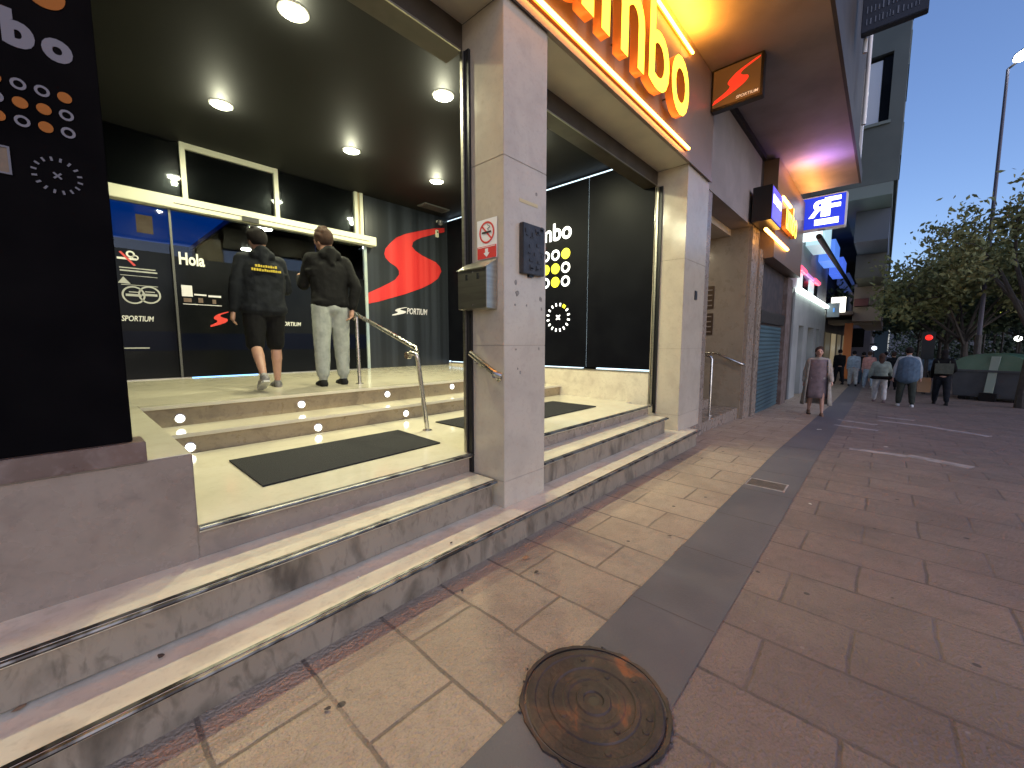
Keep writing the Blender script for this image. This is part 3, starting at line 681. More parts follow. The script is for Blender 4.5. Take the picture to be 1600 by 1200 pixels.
mb = MB(); q = hit(66, -8, 1, 2.298); disc(mb, (q.x+.004, 2.298, q.z+.01), .052, 'y', .002); keep(mb.build('dot_print', 'orange_dim'), dw)
def dial(plane, c, r, m, parent, ym=None, n=16, s=1.0):
    mb = MB(); yb_ = MB(); c = Vector(c); u = Vector((1, 0, 0)) if plane == 'y' else Vector((0, -1, 0)); nn = Vector((0, -1, 0)) if plane == 'y' else Vector((-1, 0, 0)); w = Vector((0, 0, 1))
    def blk(t, a, rr, hw, hl):
        e1 = u*math.cos(a)+w*math.sin(a); e2 = -u*math.sin(a)+w*math.cos(a); p = c+e1*rr
        t.prism([p-e1*hl-e2*hw, p+e1*hl-e2*hw, p+e1*hl+e2*hw, p-e1*hl+e2*hw], nn*.002)
    for i in range(n):
        a = PI/2+PI/n+2*PI*i/n
        if ym and abs(((a-1.0+PI) % (2*PI))-PI) < .25: continue
        blk(mb, a, r, r*.055*s, r*.12)
    if ym:
        for a in (.92, 1.06): blk(yb_, a, r, r*.07, r*.13)
        keep(yb_.build('dot_print', ym), parent)
    for a in (PI/4, -PI/4): 
        e1 = (u*math.cos(a)+w*math.sin(a))*r*.24; e2 = (-u*math.sin(a)+w*math.cos(a))*r*.05
        t = MB(); t.prism([c-e1-e2, c+e1-e2, c+e1+e2, c-e1+e2], nn*(.002 if a > 0 else .0026)); keep(t.build('cross_print', m), parent)
    keep(mb.build('dial_print', m), parent)
q = hit(90, 275, 1, 2.298); MT['grey_dim'] = mat('dim_grey_print', (.13, .128, .14), .6, spec=.1)
dial('y', (q.x, 2.298, q.z), .058, 'grey_dim', dw)
mb = MB(); q = hit(17, 252, 1, 2.298)
for z0_, z1_ in ((-.047, -.041), (.041, .047)): mb.box(q.x-.09, q.x, 2.292, 2.299, q.z+z0_, q.z+z1_)
mb.box(q.x-.006, q.x, 2.292, 2.299, q.z-.041, q.z+.041); keep(mb.build('picture_frame', 'grey_dim'), dw)
mb = MB(); mb.box(q.x-.085, q.x-.006, 2.2955, 2.299, q.z-.041, q.z+.041); keep(mb.build('picture', mat('brown_picture', (.05, .025, .012), .5, var=(.13, .08, .03), vs=14)), dw)

# graphics on the lobby side wall (glowing)
XP = XR-.002
c0, c1, r1 = hit(884, 396, 0, XP), hit(868, 396, 0, XP), hit(884, 439, 0, XP)
dy = c1.y-c0.y; dz = (c0.z-r1.z)/2; 
motif('x', XP, lambda i, j: (XP, c0.y+(3-i)*dy, c0.z-j*dz), dy, dz, .082, 'white_glow', 'yellow_glow', wp)
p = hit(893, 371, 0, XP)
text('umbo', .3, 'white_glow', 'x', (XP, p.y+.80, p.z-.005), wp, .001, .02, fit=(.80, .27), name='wall_lettering')
q = hit(872, 496, 0, XP); dial('x', (XP, q.y, q.z), .205, 'white_glow', wp, 'yellow_glow', s=1.2)

# little wall items in the lobby
def small(name, lab, cat, parts):
    o0 = parts[0][0]; xs = [v[0] for v in o0.v]; ys = [v[1] for v in o0.v]; zs = [v[2] for v in o0.v]
    t = thing(name, lab, cat, (sum(xs)/len(xs), sum(ys)/len(ys), min(zs))); kk = P(t)
    for q in parts: kk(q[0], q[1], q[2], **(q[3] if len(q) > 3 else {}))
    return t
c = hit(688, 348, 1, YB-.1); a = MB(); a.lathe([(.001, -.06), (.035, -.05), (.055, -.02), (.06, 0), (.06, .03), (.05, .04)], (c.x, c.y, c.z), (0, 0, 1), 20); b = MB(); b.box(c.x-.03, c.x+.03, c.y, YB-.005, c.z+.02, c.z+.05)
small('dome_camera', 'grey dome camera high on the slate wall at the tip of the red swoosh', 'camera', [(a, 'dome', mat('smoked_dome', (.10, .10, .11), .15), dict(smooth=True)), (b, 'bracket', 'white_plastic')])
c = hit(683, 365, 1, YB-.03); a = MB(); a.box(c.x-.03, c.x+.03, YB-.045, YB-.008, c.z-.07, c.z+.07); b = MB(); b.box(c.x-.015, c.x+.015, YB-.049, YB-.045, c.z+.01, c.z+.04)
small('wall_sensor', 'small cream sensor box on the upper end of the red swoosh', 'sensor', [(a, 'case', 'header', dict(bevel=.006)), (b, 'window', 'black_metal')])
c = hit(678, 325, 2, 3.86); a = MB(); a.box(c.x-.28, c.x+.28, c.y-.12, c.y+.12, 3.852, 3.869); b = MB()
for i in range(5): b.box(c.x-.24, c.x+.24, c.y-.095+.045*i, c.y-.08+.045*i, 3.846, 3.8515)
small('ceiling_vent', 'slatted grey ceiling vent above the red swoosh', 'ceiling vent', [(a, 'frame', mat('vent_grey', (.10, .10, .10), .5)), (b, 'slat', 'dark_iron')])

# ceiling downlights
def area(name, loc, size, power, col, rot=(0, 0, 0), shape='DISK', spread=PI, sy=None):
    l = bpy.data.lights.new(name, 'AREA'); l.shape = shape; l.size = size; l.energy = power; l.color = col; l.spread = spread
    if sy: l.size_y = sy
    o = bpy.data.objects.new(name, l); C.objects.link(o); o.location = loc; o.rotation_euler = rot; return o
DL = [(1.36, 3.47, 'large round ceiling light nearest the street, at the top left of the doorway'), (2.78, 3.47, 'round ceiling light close to the inner edge of the big pillar'), (4.16, 3.47, 'round ceiling light hidden above the big pillar'),
      (1.31, 5.32, 'round ceiling light above the man in the dark hoodie, second row'), (2.72, 5.30, 'round ceiling light in the middle of the second row'), (4.09, 5.30, 'round ceiling light nearest the slate wall with the red swoosh')]
first = None
for i, (x, y, lab) in enumerate(DL):
    if first is None:
        t = thing('downlight', lab, 'ceiling light', (x, y, 3.868), 'round downlights in the lobby ceiling')
        mb = MB(); mb.lathe([(.112, 0), (.108, -.006), (.092, -.012), (.088, -.003)], (0, 0, 0), seg=32, close=False); mb.build('trim', 'white_plastic', t, smooth=True)
        mb = MB(); mb.lathe([(.089, -.002), (.08, -.014), (.04, -.022), (.003, -.024)], (0, 0, 0), seg=28); mb.build('lens', 'lamp_white', t, smooth=True); first = t
    else:
        r = first.copy(); C.objects.link(r); r.location = (x, y, 3.868); r['label'] = lab
        for ch in first.children: q = ch.copy(); C.objects.link(q); q.parent = r
    area('downlight_lamp', (x, y, 3.835), .14, 32, (1.0, .97, .62))
    pl = bpy.data.lights.new('downlight_glow', 'POINT'); pl.energy = 11; pl.color = (1, .99, .7); pl.shadow_soft_size = .04
    po = bpy.data.objects.new('downlight_glow', pl); C.objects.link(po); po.location = (x, y, 3.765)

# ------------------------------------------------------------------ fascia sign
t = thing('illuminated_letter_sign', 'row of glowing yellow channel letters reading umbo on the shop fascia', 'shop sign', (3.6, 1.9, 3.8)); kk = P(t)
for ch, x0, x1, h in (('u', 2.28, 2.87, .565), ('m', 2.985, 3.735, .575), ('b', 3.835, 4.305, .77), ('o', 4.37, 4.855, .575)):
    bo = .012
    o = text(ch, .6, ['letter_face', 'letter_side'], 'y', (x0, 1.82, 3.80), t, .04, bo, fit=(x1-x0, h), name='sign_letter')
for x in (2.45, 2.7, 3.1, 3.4, 3.62, 3.95, 4.2, 4.5, 4.7):
    mb = MB(); mb.tube([(x, 1.885, 3.95), (x, 1.932, 3.95)], .008, 8); kk(mb, 'standoff', 'black_metal')
def neon(lab, x0, x1, z):
    t = thing('neon_tube', lab, 'neon light', ((x0+x1)/2, 1.9, z), 'amber neon tubes on the fascia'); kk = P(t)
    mb = MB(); mb.tube([(x0, 1.893, z), (x1, 1.893, z)], .0145, 10); kk(mb, 'tube', 'neon', smooth=True)
    mb = MB(); mb.box(x0, x1, 1.909, 1.9295, z-.02, z+.02); kk(mb, 'backing_rail', 'letter_side')
neon('long amber neon tube running under the yellow letters', -3.5, 5.24, 3.697)
neon('amber neon tube running above the yellow letters', -3.5, 5.24, 4.765)
area('neon_lamp_low', (2.2, 1.86, 3.697), 6.0, 9, (1, .34, .04), (PI/2, 0, 0), 'RECTANGLE', PI, .03)
area('neon_lamp_high', (2.2, 1.80, 4.70), 6.0, 150, (1, .36, .035), (PI, 0, 0), 'RECTANGLE', PI, .06)

# ------------------------------------------------------------------ canopy (overhanging upper floors)
mb = MB(); mb.box(-6, 12.3, .66, 14, 4.95, 5.15); k(mb, 'canopy_soffit', 'canopy')
mb = MB(); mb.box(6.9, 9.35, 1.90, 2.02, 4.86, 4.949)
a = hit(1145, 165, 2, 4.86); mb.box(6.23, 7, 1.88, 1.96, 4.87, 4.949); k(mb, 'canopy_beam', 'black_metal')
MT['facade_dark'] = mat('brown_facade', (.05, .042, .036), .7, var=(.035, .03, .027), vs=2)
mb = MB(); mb.box(-6, 12.3, .70, 1.2, 5.151, 16); k(mb, 'upper_facade', 'facade_dark')
mb = MB(); mb.box(-6, 12.302, .62, .659, 4.93, 5.2); k(mb, 'canopy_edge', 'facade_dark')
for zf_ in (7.9, 10.8, 13.7):
    for x0, x1 in ((-4, 1.5), (3.0, 6.0), (7.2, 10.4)):
        mb = MB(); mb.box(x0, x1, .28, .70, zf_, zf_+.14); k(mb, 'balcony_slab', 'facade_dark')
        mb = MB()
        mb.box(x0, x1, .28, .31, zf_+1.0, zf_+1.05)
        for i in range(int((x1-x0)/.14)): mb.box(x0+.14*i, x0+.14*i+.02, .29, .305, zf_+.14, zf_+1.0)
        k(mb, 'balcony_railing', 'dark_iron')
        mb = MB(); mb.box(x0+.6, x0+1.6, .69, .71, zf_+.2, zf_+2.1); k(mb, 'window', 'film')
for x, z0, z1_, w in ((9.2, 6.1, 8.6, .06), (10.3, 5.4, 9, .07)):
    mb = MB(); mb.tube([(x, .56, z0), (x, .56, z1_)], w/2, 10); k(mb, 'drain_pipe', 'white_plastic', smooth=True)
mb = MB(); mb.box(12.0, 12.29, .66, .699, 5.3, 7.2); k(mb, 'white_panel', 'white_plastic')
# portal facade between the shop and the next one
mb = MB(); mb.box(6.22, 6.45, 1.97, 4.2, -.3, 3.52); k(mb, 'portal_side_wall', 'marble_grey')
mb = MB(); mb.box(6.223, 9.25, 1.96, 2.3, 3.52, 4.949); k(mb, 'portal_lintel', 'canopy')
MT['beige_marble'] = marble('beige_marble', (.28, .225, .155), (.235, .19, .13), (.17, .13, .085), .4, .28, 30)
mb = MB(); mb.box(8.72, 9.25, 1.99, 4.6, -.3, 3.519); k(mb, 'portal_wall', 'beige_marble')
mb = MB(); mb.box(8.74, 9.24, 1.93, 1.989, -.3, 3.9); k(mb, 'portal_pilaster', 'marble_grey')
mb = MB(); mb.box(6.45, 8.72, 4.5, 4.6, -.3, 3.519); k(mb, 'portal_back_wall', 'beige_marble')
mb = MB(); mb.box(6.45, 8.72, 2.3, 4.5, 3.40, 3.518); k(mb, 'portal_ceiling', 'soffit')
mb = MB(); mb.box(7.0, 7.5, 3.1, 3.4, 3.385, 3.399); k(mb, 'portal_vent', 'dark_iron')
mb = MB(); mb.box(6.45, 8.718, 2.02, 2.45, -.2, .13); mb.box(6.45, 8.4, 2.451, 2.85, -.2, .29); mb.box(6.45, 8.4, 2.851, 4.5, -.2, .45); k(mb, 'portal_step', 'marble_grey', bevel=.006)
area('portal_lamp', (7.3, 3.2, 3.37), .3, 9, (1, .86, .6))
mb = MB(); mb.lathe([(.06, 0), (.05, -.012), (.01, -.014)], (7.3, 3.6, 3.40), seg=16); k(mb, 'portal_light', 'lamp_white')
# two plates on the beige wall
for i, (a, b, lab) in enumerate((((1103, 448), (1115, 482), 'upper bronze nameplate on the beige portal wall'), ((1101, 490), (1113, 523), 'lower bronze nameplate on the beige portal wall'))):
    p = hit(*a, 0, 8.715); q = hit(*b, 0, 8.715); m1 = MB(); m1.box(8.70, 8.719, q.y, p.y, q.z, p.z); m2 = MB()
    for j in range(4): m2.box(8.697, 8.6995, q.y+.03, p.y-.03, q.z+.05+.1*j, q.z+.07+.1*j)
    small('nameplate', lab, 'nameplate', [(m1, 'plate', mat('bronze', (.10, .065, .04), .4, .6)), (m2, 'engraving', mat('engraved', (.25, .2, .15), .5))])
# portal handrail
t = thing('portal_handrail', 'curved steel handrail standing on the portal step', 'handrail', (6.85, 2.15, .13)); kk = P(t)
b0 = hit(1108, 650, 1, 2.15); zt = hit(1112, 556, 1, 2.15).z
def arc(p, q, r, c, n=6): pass
mb = MB(); mb.tube([(b0.x, 2.15, .13), (b0.x, 2.15, zt-.06), (b0.x, 2.17, zt-.02), (b0.x, 2.22, zt), (b0.x, 2.4, zt), (b0.x, 2.9, zt+.3)], .021, 12); kk(mb, 'rail', 'steel', smooth=True)
mb = MB(); mb.lathe([(.05, 0), (.05, .008), (.025, .012)], (b0.x, 2.15, .13), seg=20); kk(mb, 'foot_plate', 'steel')
p = hit(1120, 552, 0, 8.62); q = hit(1160, 568, 0, 8.62)
t = thing('wall_handrail', 'short steel wall rail on the beige portal wall', 'handrail', (8.62, p.y, p.z)); kk = P(t)
mb = MB(); mb.tube([(8.62, p.y+.5, p.z), (8.62, p.y, p.z), (8.62, q.y+.04, q.z), (8.66, q.y, q.z-.02), (8.72, q.y, q.z-.02)], .02, 10); kk(mb, 'rail', 'steel', smooth=True)
mb = MB(); mb.tube([(8.62, (p.y+q.y)/2, (p.z+q.z)/2-.01), (8.72, (p.y+q.y)/2, (p.z+q.z)/2-.06)], .009, 8); kk(mb, 'bracket', 'steel')
# ------------------------------------------------------------------ fittings on the big pillar
def cyl(mb, p, q, r, seg=12, mi=0): return mb.tube([p, q], r, seg, mi)
XPL = 2.053
a = hit(728, 420, 0, XPL); 
mb = MB(); y0, y1, z0, z1_ = 2.005, 2.30, 1.612, 1.90
mb.prism([(XPL-.002, y0, z0), (XPL-.105, y0, z0+.005), (XPL-.105, y0, z1_-.015), (XPL-.002, y0, z1_+.05)], (0, y1-y0, 0))
lid = MB(); lid.prism([(XPL-.002, y0-.004, z1_+.052), (XPL-.112, y0-.004, z1_-.015), (XPL-.112, y0-.004, z1_-.010), (XPL-.002, y0-.004, z1_+.057)], (0, y1-y0+.008, 0))
h1 = MB()
for yy in (y0+.085, y0+.20): h1.box(XPL-.1065, XPL-.104, yy-.011, yy+.011, z1_-.085, z1_-.045)
h2 = MB()
for yy, zz in ((y0+.14, z1_-.035), (y0+.14, z0+.03)): h2.lathe([(.006, 0), (.005, .003)], (XPL-.105, yy, zz), (-1, 0, 0), 10)
small('wall_ashtray', 'brushed steel wall ashtray under the no smoking sign on the big pillar', 'ashtray', [(mb, 'box', 'brushed', dict(bevel=.003)), (lid, 'lid', 'brushed'), (h1, 'slot', 'black_ink'), (h2, 'screw', 'steel')])
# no smoking sign
y0, y1, z0, z1_ = 2.005, 2.20, 1.965, 2.235
mb = MB(); mb.box(XPL-.004, XPL-.001, y0, y1, z0, z1_); rd = MB(); rd.box(XPL-.0065, XPL-.0045, y0+.004, y1-.004, z0+.003, z0+.088)
cy, cz = (y0+y1)/2, z0+.18; disc(rd, (XPL-.0045, cy, cz), .074, 'x', .002, .062)
ut, wt = Vector((0, -1, 0)), Vector((0, 0, 1)); e1 = (ut-wt).normalized(); e2 = (ut+wt).normalized(); c = Vector((XPL-.0048, cy, cz))
rd.prism([c-e1*.066-e2*.006, c+e1*.066-e2*.006, c+e1*.066+e2*.006, c-e1*.066+e2*.006], (-.0012, 0, 0))
bk = MB(); bk.box(XPL-.0078, XPL-.0062, cy-.045, cy+.045, cz-.006, cz+.007)
pts = [(XPL-.0055, cy-.02+.012*math.sin(i*1.3), cz+.014+.006*i) for i in range(7)]; bk.tube(pts, .0022, 6)
ar = MB(); ca = z0+.042; ar.prism([(XPL-.0066, cy-.014, ca+.028), (XPL-.0066, cy+.014, ca+.028), (XPL-.0066, cy+.014, ca), (XPL-.0066, cy+.030, ca), (XPL-.0066, cy, ca-.030), (XPL-.0066, cy-.030, ca), (XPL-.0066, cy-.014, ca)], (-.0015, 0, 0))
ar.box(XPL-.0078, XPL-.0066, y0+.012, y1-.012, z0+.079, z0+.083)
small('no_smoking_sign', 'white and red no smoking sign with a down arrow on the big pillar', 'sign', [(mb, 'plate', 'white_plastic'), (rd, 'red_print', 'red_plastic'), (bk, 'cigarette_print', 'black_ink'), (ar, 'arrow_print', 'white_plastic')])
# keypad / letter box
mb = MB(); mb.box(2.21, 2.452, 1.905, 1.943, 1.868, 2.215)
lp = MB(); random.seed(3)
for i in range(26):
    x, z = random.uniform(2.225, 2.43), random.uniform(1.885, 2.19); lp.box(x, x+random.uniform(.008, .035), 1.9, 1.9045, z, z+random.uniform(.005, .03))
tb = MB(); tb.box(2.30, 2.35, 1.925, 1.943, 1.852, 1.867)
small('wall_plaque', 'black cast plaque with worn relief on the street face of the big pillar', 'plaque', [(mb, 'plate', 'dark_iron', dict(bevel=.004)), (lp, 'relief', 'dark_iron'), (tb, 'tab', 'black_metal')])
mb = MB(); c = hit(825, 317, 1, 1.944); mb.box(c.x-.09, c.x+.11, 1.9425, 1.9445, c.z-.012, c.z+.012); tag(mb.build('tape_remnant', mat('old_tape', (.50, .42, .22), .6)), 'yellowed tape remnant above the black plaque on the pillar', 'tape')
gm = mat('old_glue', (.15, .135, .11), .8, var=(.24, .22, .18), vs=60)
random.seed(21)
for px, py, s_ in ((806, 442, .02), (808, 458, .022), (845, 468, .02), (805, 476, .01), (823, 477, .009), (806, 546, .01), (813, 582, .012), (809, 576, .008), (842, 545, .012), (700+138, 304, .014), (846, 483, .012)):
    p = hit(px, py, 1, 1.944); mb = MB(); n = 9; mb.prism([(p.x+s_*random.uniform(.5, 1.1)*math.cos(2*PI*i/n), 1.9448, p.z+s_*random.uniform(.6, 1.3)*math.sin(2*PI*i/n)) for i in range(n)], (0, -.0012, 0))
    keep(mb.build('glue_mark', gm), B)
# pillar wall rail
p = hit(738, 553, 0, XPL-.07); q = hit(776, 584, 0, XPL-.07)
t = thing('pillar_handrail', 'short slanting steel rail bracketed to the side of the big pillar', 'handrail', (XPL-.07, p.y, q.z)); kk = P(t)
mb = MB(); mb.tube([(XPL-.07, p.y+.02, p.z+.005), (XPL-.07, q.y+.03, q.z+.01), (XPL-.06, q.y, q.z-.006), (XPL-.045, q.y-.02, q.z-.015)], .0205, 14); kk(mb, 'rail', 'steel', smooth=True)
for f in (.12, .82):
    m_ = p.lerp(q, f); mb = MB(); mb.tube([(XPL-.07, m_.y, m_.z-.015), (XPL-.065, m_.y, m_.z-.05), (XPL-.004, m_.y, m_.z-.055)], .008, 8); mb.lathe([(.03, 0), (.03, .006), (.012, .012)], (XPL-.001, m_.y, m_.z-.055), (-1, 0, 0), 16); kk(mb, 'bracket', 'steel', smooth=True)

# inner handrail
xh = 2.30
t = thing('handrail', 'polished steel handrail with two posts running down the inner steps', 'handrail', (2.33, 3.2, Z3)); kk = P(t)
pA = Vector((2.385, 4.66, z5(4.66))); pB = Vector((2.305, 3.20, Z3))
tA = Vector((2.375, 4.66, 1.68)); tB = Vector((2.19, 3.22, 1.275))
top0 = hit(553, 489, 1, 4.72); top1 = hit(645, 541, 1, 3.30)
mb = MB(); mb.tube([pA, tA], .0215, 16); kk(mb, 'post', 'steel', smooth=True)
mb = MB(); mb.tube([pB, (2.215, 3.20, 1.22), (2.205, 3.20, 1.262), (2.195, 3.22, 1.278), (2.18, 3.27, 1.285)], .0215, 16); kk(mb, 'post', 'steel', smooth=True)
mb = MB(); mb.tube([top0+Vector((-.01, .06, -.03)), top0, top1, top1+Vector((0.002, -.035, -.012)), top1+Vector((.004, -.055, -.045)), (2.19, 3.235, 1.30)], .0215, 16); kk(mb, 'rail', 'steel', smooth=True)
for c in (tA+Vector((-.01, .02, .0)), Vector((2.178, 3.30, 1.262))):
    mb = MB(); mb.lathe([(.034, -.022), (.034, .022), (.02, .026)], c, (1, 0, 0), 18); kk(mb, 'joint', 'steel', smooth=True)
for c in (pA, pB):
    mb = MB(); mb.lathe([(.045, 0), (.045, .006), (.024, .010)], c, seg=24); kk(mb, 'foot_plate', 'steel', smooth=True)

# ------------------------------------------------------------------ projecting swoosh sign
X0 = 6.05
y0, y1, z0, z1_ = 1.335, 1.96, 4.39, 5.06+.0
z1_ = 4.93
z0 = hit(1191, 147, 0, X0).z; y0 = hit(1191, 147, 0, X0).y
t = thing('projecting_sign', 'square dark sign box with a red swoosh hanging under the canopy', 'sign', (X0, 1.65, z0)); kk = P(t)
zt = z0+.56
mb = MB(); mb.box(X0, X0+.12, y0, 1.925, z0, 4.945); kk(mb, 'case', 'black_metal', bevel=.006)
sf = mat('sign_face', (.05, .03, .02), .3, emis=(.30, .105, .022), es=.22)
mb = MB(); mb.box(X0-.006, X0-.001, y0+.03, 1.90, z0+.03, 4.92); kk(mb, 'face', sf)
mb = MB(); pts = []
for a_, b_ in S_N: pts.append(Vector((X0-.007, 1.905-(1.905-y0-.035)*(a_*.62+b_*.38), z0+.07+(4.90-z0-.07)*b_)))
mb.prism(pts, (-.004, 0, 0)); kk(mb, 'swoosh_print', emi('red_lit', (.80, .035, .015), .7))
text('SPORTIUM', .1, emi('pale_lit', (.7, .55, .4), .5), 'x', (X0-.008, 1.62, z0+.055), t, .001, .008, .2, fit=(.25, .034), name='sign_lettering')

# ------------------------------------------------------------------ neighbouring shop with neon
def G(x): return zg(x)-.02
N = thing('neon_shop_front', 'dark shop front with a teal roller shutter and an amber neon sign band', 'shop front', (11, 1.93, -.1)); k = P(N)
mb = MB(); mb.box(9.26, 13.0, 1.97, 6, -.3, 4.949); k(mb, 'wall', mat('dark_shop_wall', (.035, .03, .03), .6, var=(.07, .055, .05), vs=5))
mb = MB(); mb.box(9.27, 9.62, 1.90, 1.969, -.3, 3.2); k(mb, 'post', 'marble_grey')
MT['teal'] = mat('teal_shutter_paint', (.045, .085, .10), .45, var=(.06, .11, .125), vs=1.2)
mb = MB()
for i in range(22): mb.prism([(9.75, 1.955, .0+.088*i-.18), (9.75, 1.940, .03+.088*i-.18), (9.75, 1.955, .084+.088*i-.18)], (2.45, 0, 0))
k(mb, 'roller_shutter', 'teal')
mb = MB(); mb.box(9.68, 12.3, 1.90, 1.968, 1.80, 2.05); mb.box(9.70, 9.745, 1.92, 1.968, -.3, 1.80); k(mb, 'shutter_frame', 'dark_iron')
mb = MB(); mb.box(9.66, 9.72, 1.93, 1.96, .15, 1.75); k(mb, 'green_glint', emi('green_reflection', (.0, .55, .35), .35))  # green reflection beside the shutter, painted as a glowing strip
mb = MB(); mb.box(12.32, 13.0, 1.88, 1.969, -.3, 3.0); k(mb, 'brick_pier', mat('brown_pier', (.10, .07, .055), .7, var=(.16, .13, .12), vs=6))
mb = MB(); mb.box(9.5, 12.95, 1.72, 1.969, 3.05, 4.9); sb = k(mb, 'sign_band', mat('amber_band', (.16, .10, .06), .4))
a = hit(1196, 358, 1, 1.70); b = hit(1230, 389, 1, 1.70)
mb = MB(); mb.tube([(a.x, 1.695, a.z), (b.x, 1.695, a.z)], .03, 8); k(mb, 'neon_tube', 'neon', smooth=True)
a2 = hit(1223, 308, 1, 1.70); b2 = hit(1235, 324, 1, 1.70)
mb = MB(); mb.tube([(a2.x, 1.695, a2.z), (b2.x, 1.695, b2.z)], .03, 8); k(mb, 'neon_tube', 'neon', smooth=True)
p = hit(1226, 345, 1, 1.66); q = hit(1241, 372, 1, 1.66)
text('umbo', .5, ['letter_face', 'letter_side'], 'y', (p.x-.1, 1.66, q.z-.05), N, .04, .03, fit=(q.x-p.x+.1, .55), name='sign_letter')
ys = 1.60; qa = hit(1208, 287, 1, ys); qb = hit(1223, 300, 1, ys); zlo = hit(1208, 346, 1, ys).z; zhi = min(4.93, qa.z)
mb = MB(); mb.box(qa.x, qb.x, ys, 1.90, zlo, zhi); sbx = k(mb, 'hanging_sign_box', 'black_metal')
mb = MB(); mb.box(qa.x+.03, qb.x-.03, ys-.008, ys-.0005, zlo+.03, zhi-.03); keep(mb.build('blue_face', emi('blue_violet_sign', (.10, .08, .85), .9)), sbx)
nn_ = 3; wq = (qb.x-qa.x-.1)/nn_; zq = zlo+.3
for i in range(nn_):
    mb = MB(); mb.box(qa.x+.07+wq*i, qa.x+.07+wq*(i+.72), ys-.015, ys-.0085, zq, zhi-.15); keep(mb.build('white_sign_letter', 'white_glow'), sbx)
area('neon_lamp', (11.3, 1.45, 4.66), 2.4, 20, (1, .40, .08), (PI, 0, 0), 'RECTANGLE', PI, .2)
area('violet_lamp', (10.2, 1.12, 4.50), .5, 9, (.42, .25, 1), (PI, 0, 0), 'DISK')
# RF sign
XR_ = 13.0
p = hit(1250, 303, 0, XR_); q = hit(1321, 352, 0, XR_)
t = thing('blue_lightbox_sign', 'blue lit box sign with big white mirrored R and F letters', 'sign', (XR_, 1.4, q.z)); kk = P(t)
zt_ = hit(1322, 298, 0, XR_).z
mb = MB(); mb.box(XR_, XR_+.25, q.y, 1.80, q.z, zt_); kk(mb, 'case', 'white_plastic', bevel=.02)
mb = MB(); mb.box(XR_-.008, XR_-.001, q.y+.03, 1.77, q.z+.03, zt_-.03); kk(mb, 'face', emi('blue_face', (.012, .035, .50), .9))
WG = emi('strong_white', (1, 1, 1), 2.2)
hh = zt_-q.z
text('R', .5, WG, 'x', (XR_-.012, 1.30, q.z+hh*.36), t, .002, .035, fit=(-.34, hh*.50), name='sign_letter')
text('F', .5, WG, 'x', (XR_-.012, 1.33, q.z+hh*.36), t, .002, .035, fit=(.32, hh*.55), name='sign_letter')
mb = MB(); mb.box(XR_-.012, XR_-.009, q.y+.14, q.y+.62, q.z+.10, q.z+.24); kk(mb, 'white_line_print', WG)
mb = MB(); mb.box(XR_+.05, XR_+.12, 1.80, 1.99, zt_-.3, zt_-.2); mb.box(XR_+.05, XR_+.12, 1.80, 1.99, q.z+.2, q.z+.3); kk(mb, 'bracket', 'black_metal')

# ------------------------------------------------------------------ white shop front further on
W = thing('pale_shop_front', 'pale stone shop front with a white lit strip and tall windows', 'shop front', (18, 1.93, -.3)); k = P(W)
MT['pale_stone'] = mat('pale_stone', (.30, .32, .31), .6, var=(.24, .26, .25), vs=1.5)
X1, X2 = 13.9, 22.0
zl = 2.80
mb = MB(); ops = [(14.9, 15.9), (16.9, 18.4), (19.2, 20.2)]; cur = X1
for a_, b_ in ops: mb.box(cur, a_, 1.93, 2.2, -.8, 1.9); cur = b_
mb.box(cur, X2, 1.93, 2.2, -.8, 1.9); mb.box(X1, X2, 1.93, 2.2, 1.901, zl); k(mb, 'wall', 'pale_stone')
mb = MB(); mb.box(X1, X2, 2.19, 2.3, -.8, 1.9); k(mb, 'window', mat('warm_shop_glass', (.10, .09, .06), .2, emis=(.6, .55, .35), es=.12))
mb = MB(); mb.box(X1, X2, 1.80, 1.929, zl, zl+.10); k(mb, 'light_strip', emi('strip_white', (.85, 1, .95), 3.5))
mb = MB(); mb.box(13.01, X2, 1.96, 6, 2.9, 4.95); k(mb, 'upper_wall', mat('grey_upper_wall', (.26, .25, .26), .6))
mb = MB(); mb.box(13.0, 13.88, 1.97, 6, -.5, 2.9); k(mb, 'dark_pier', 'facade_dark')
p = hit(1247, 418, 1, 1.9); q = hit(1276, 452, 1, 1.9)
MT['pink'] = emi('pink_neon', (1, .06, .12), 2.2)
mb = MB(); mb.tube([(p.x, 1.86, p.z), (p.x+1.0, 1.86, p.z-.02)], .07, 8); mb.tube([(q.x-1.2, 1.86, p.z), (q.x, 1.86, p.z)], .07, 8); k(mb, 'pink_tube', 'pink')
mb = MB(); mb.tube([(p.x+1.0, 1.88, p.z), (q.x-1.2, 1.88, p.z)], .05, 8); k(mb, 'violet_tube', emi('violet_tube', (.5, .2, .55), .7))
for i, (a_, b_, c_) in enumerate(((14.2, 15.0, 'white_glow'), (15.2, 16.2, 'film'), (16.5, 17.6, 'white_glow'), (17.8, 18.6, 'film'))):
    mb = MB(); mb.box(a_, b_, 1.925, 1.959, 2.94, 3.42); k(mb, 'fascia_poster', c_ if c_ == 'film' else emi('dim_white', (.55, .65, .65), .6))
mb = MB(); mb.box(13.1, 22, 2.0, 6, 4.96, 9.5); k(mb, 'dark_upper_floor', 'facade_dark')
mb = MB(); mb.tube([(13.2, 1.42, 4.08), (24, 1.42, 4.15), (34, 1.42, 4.15)], .07, 8); k(mb, 'awning_rail', 'black_metal')
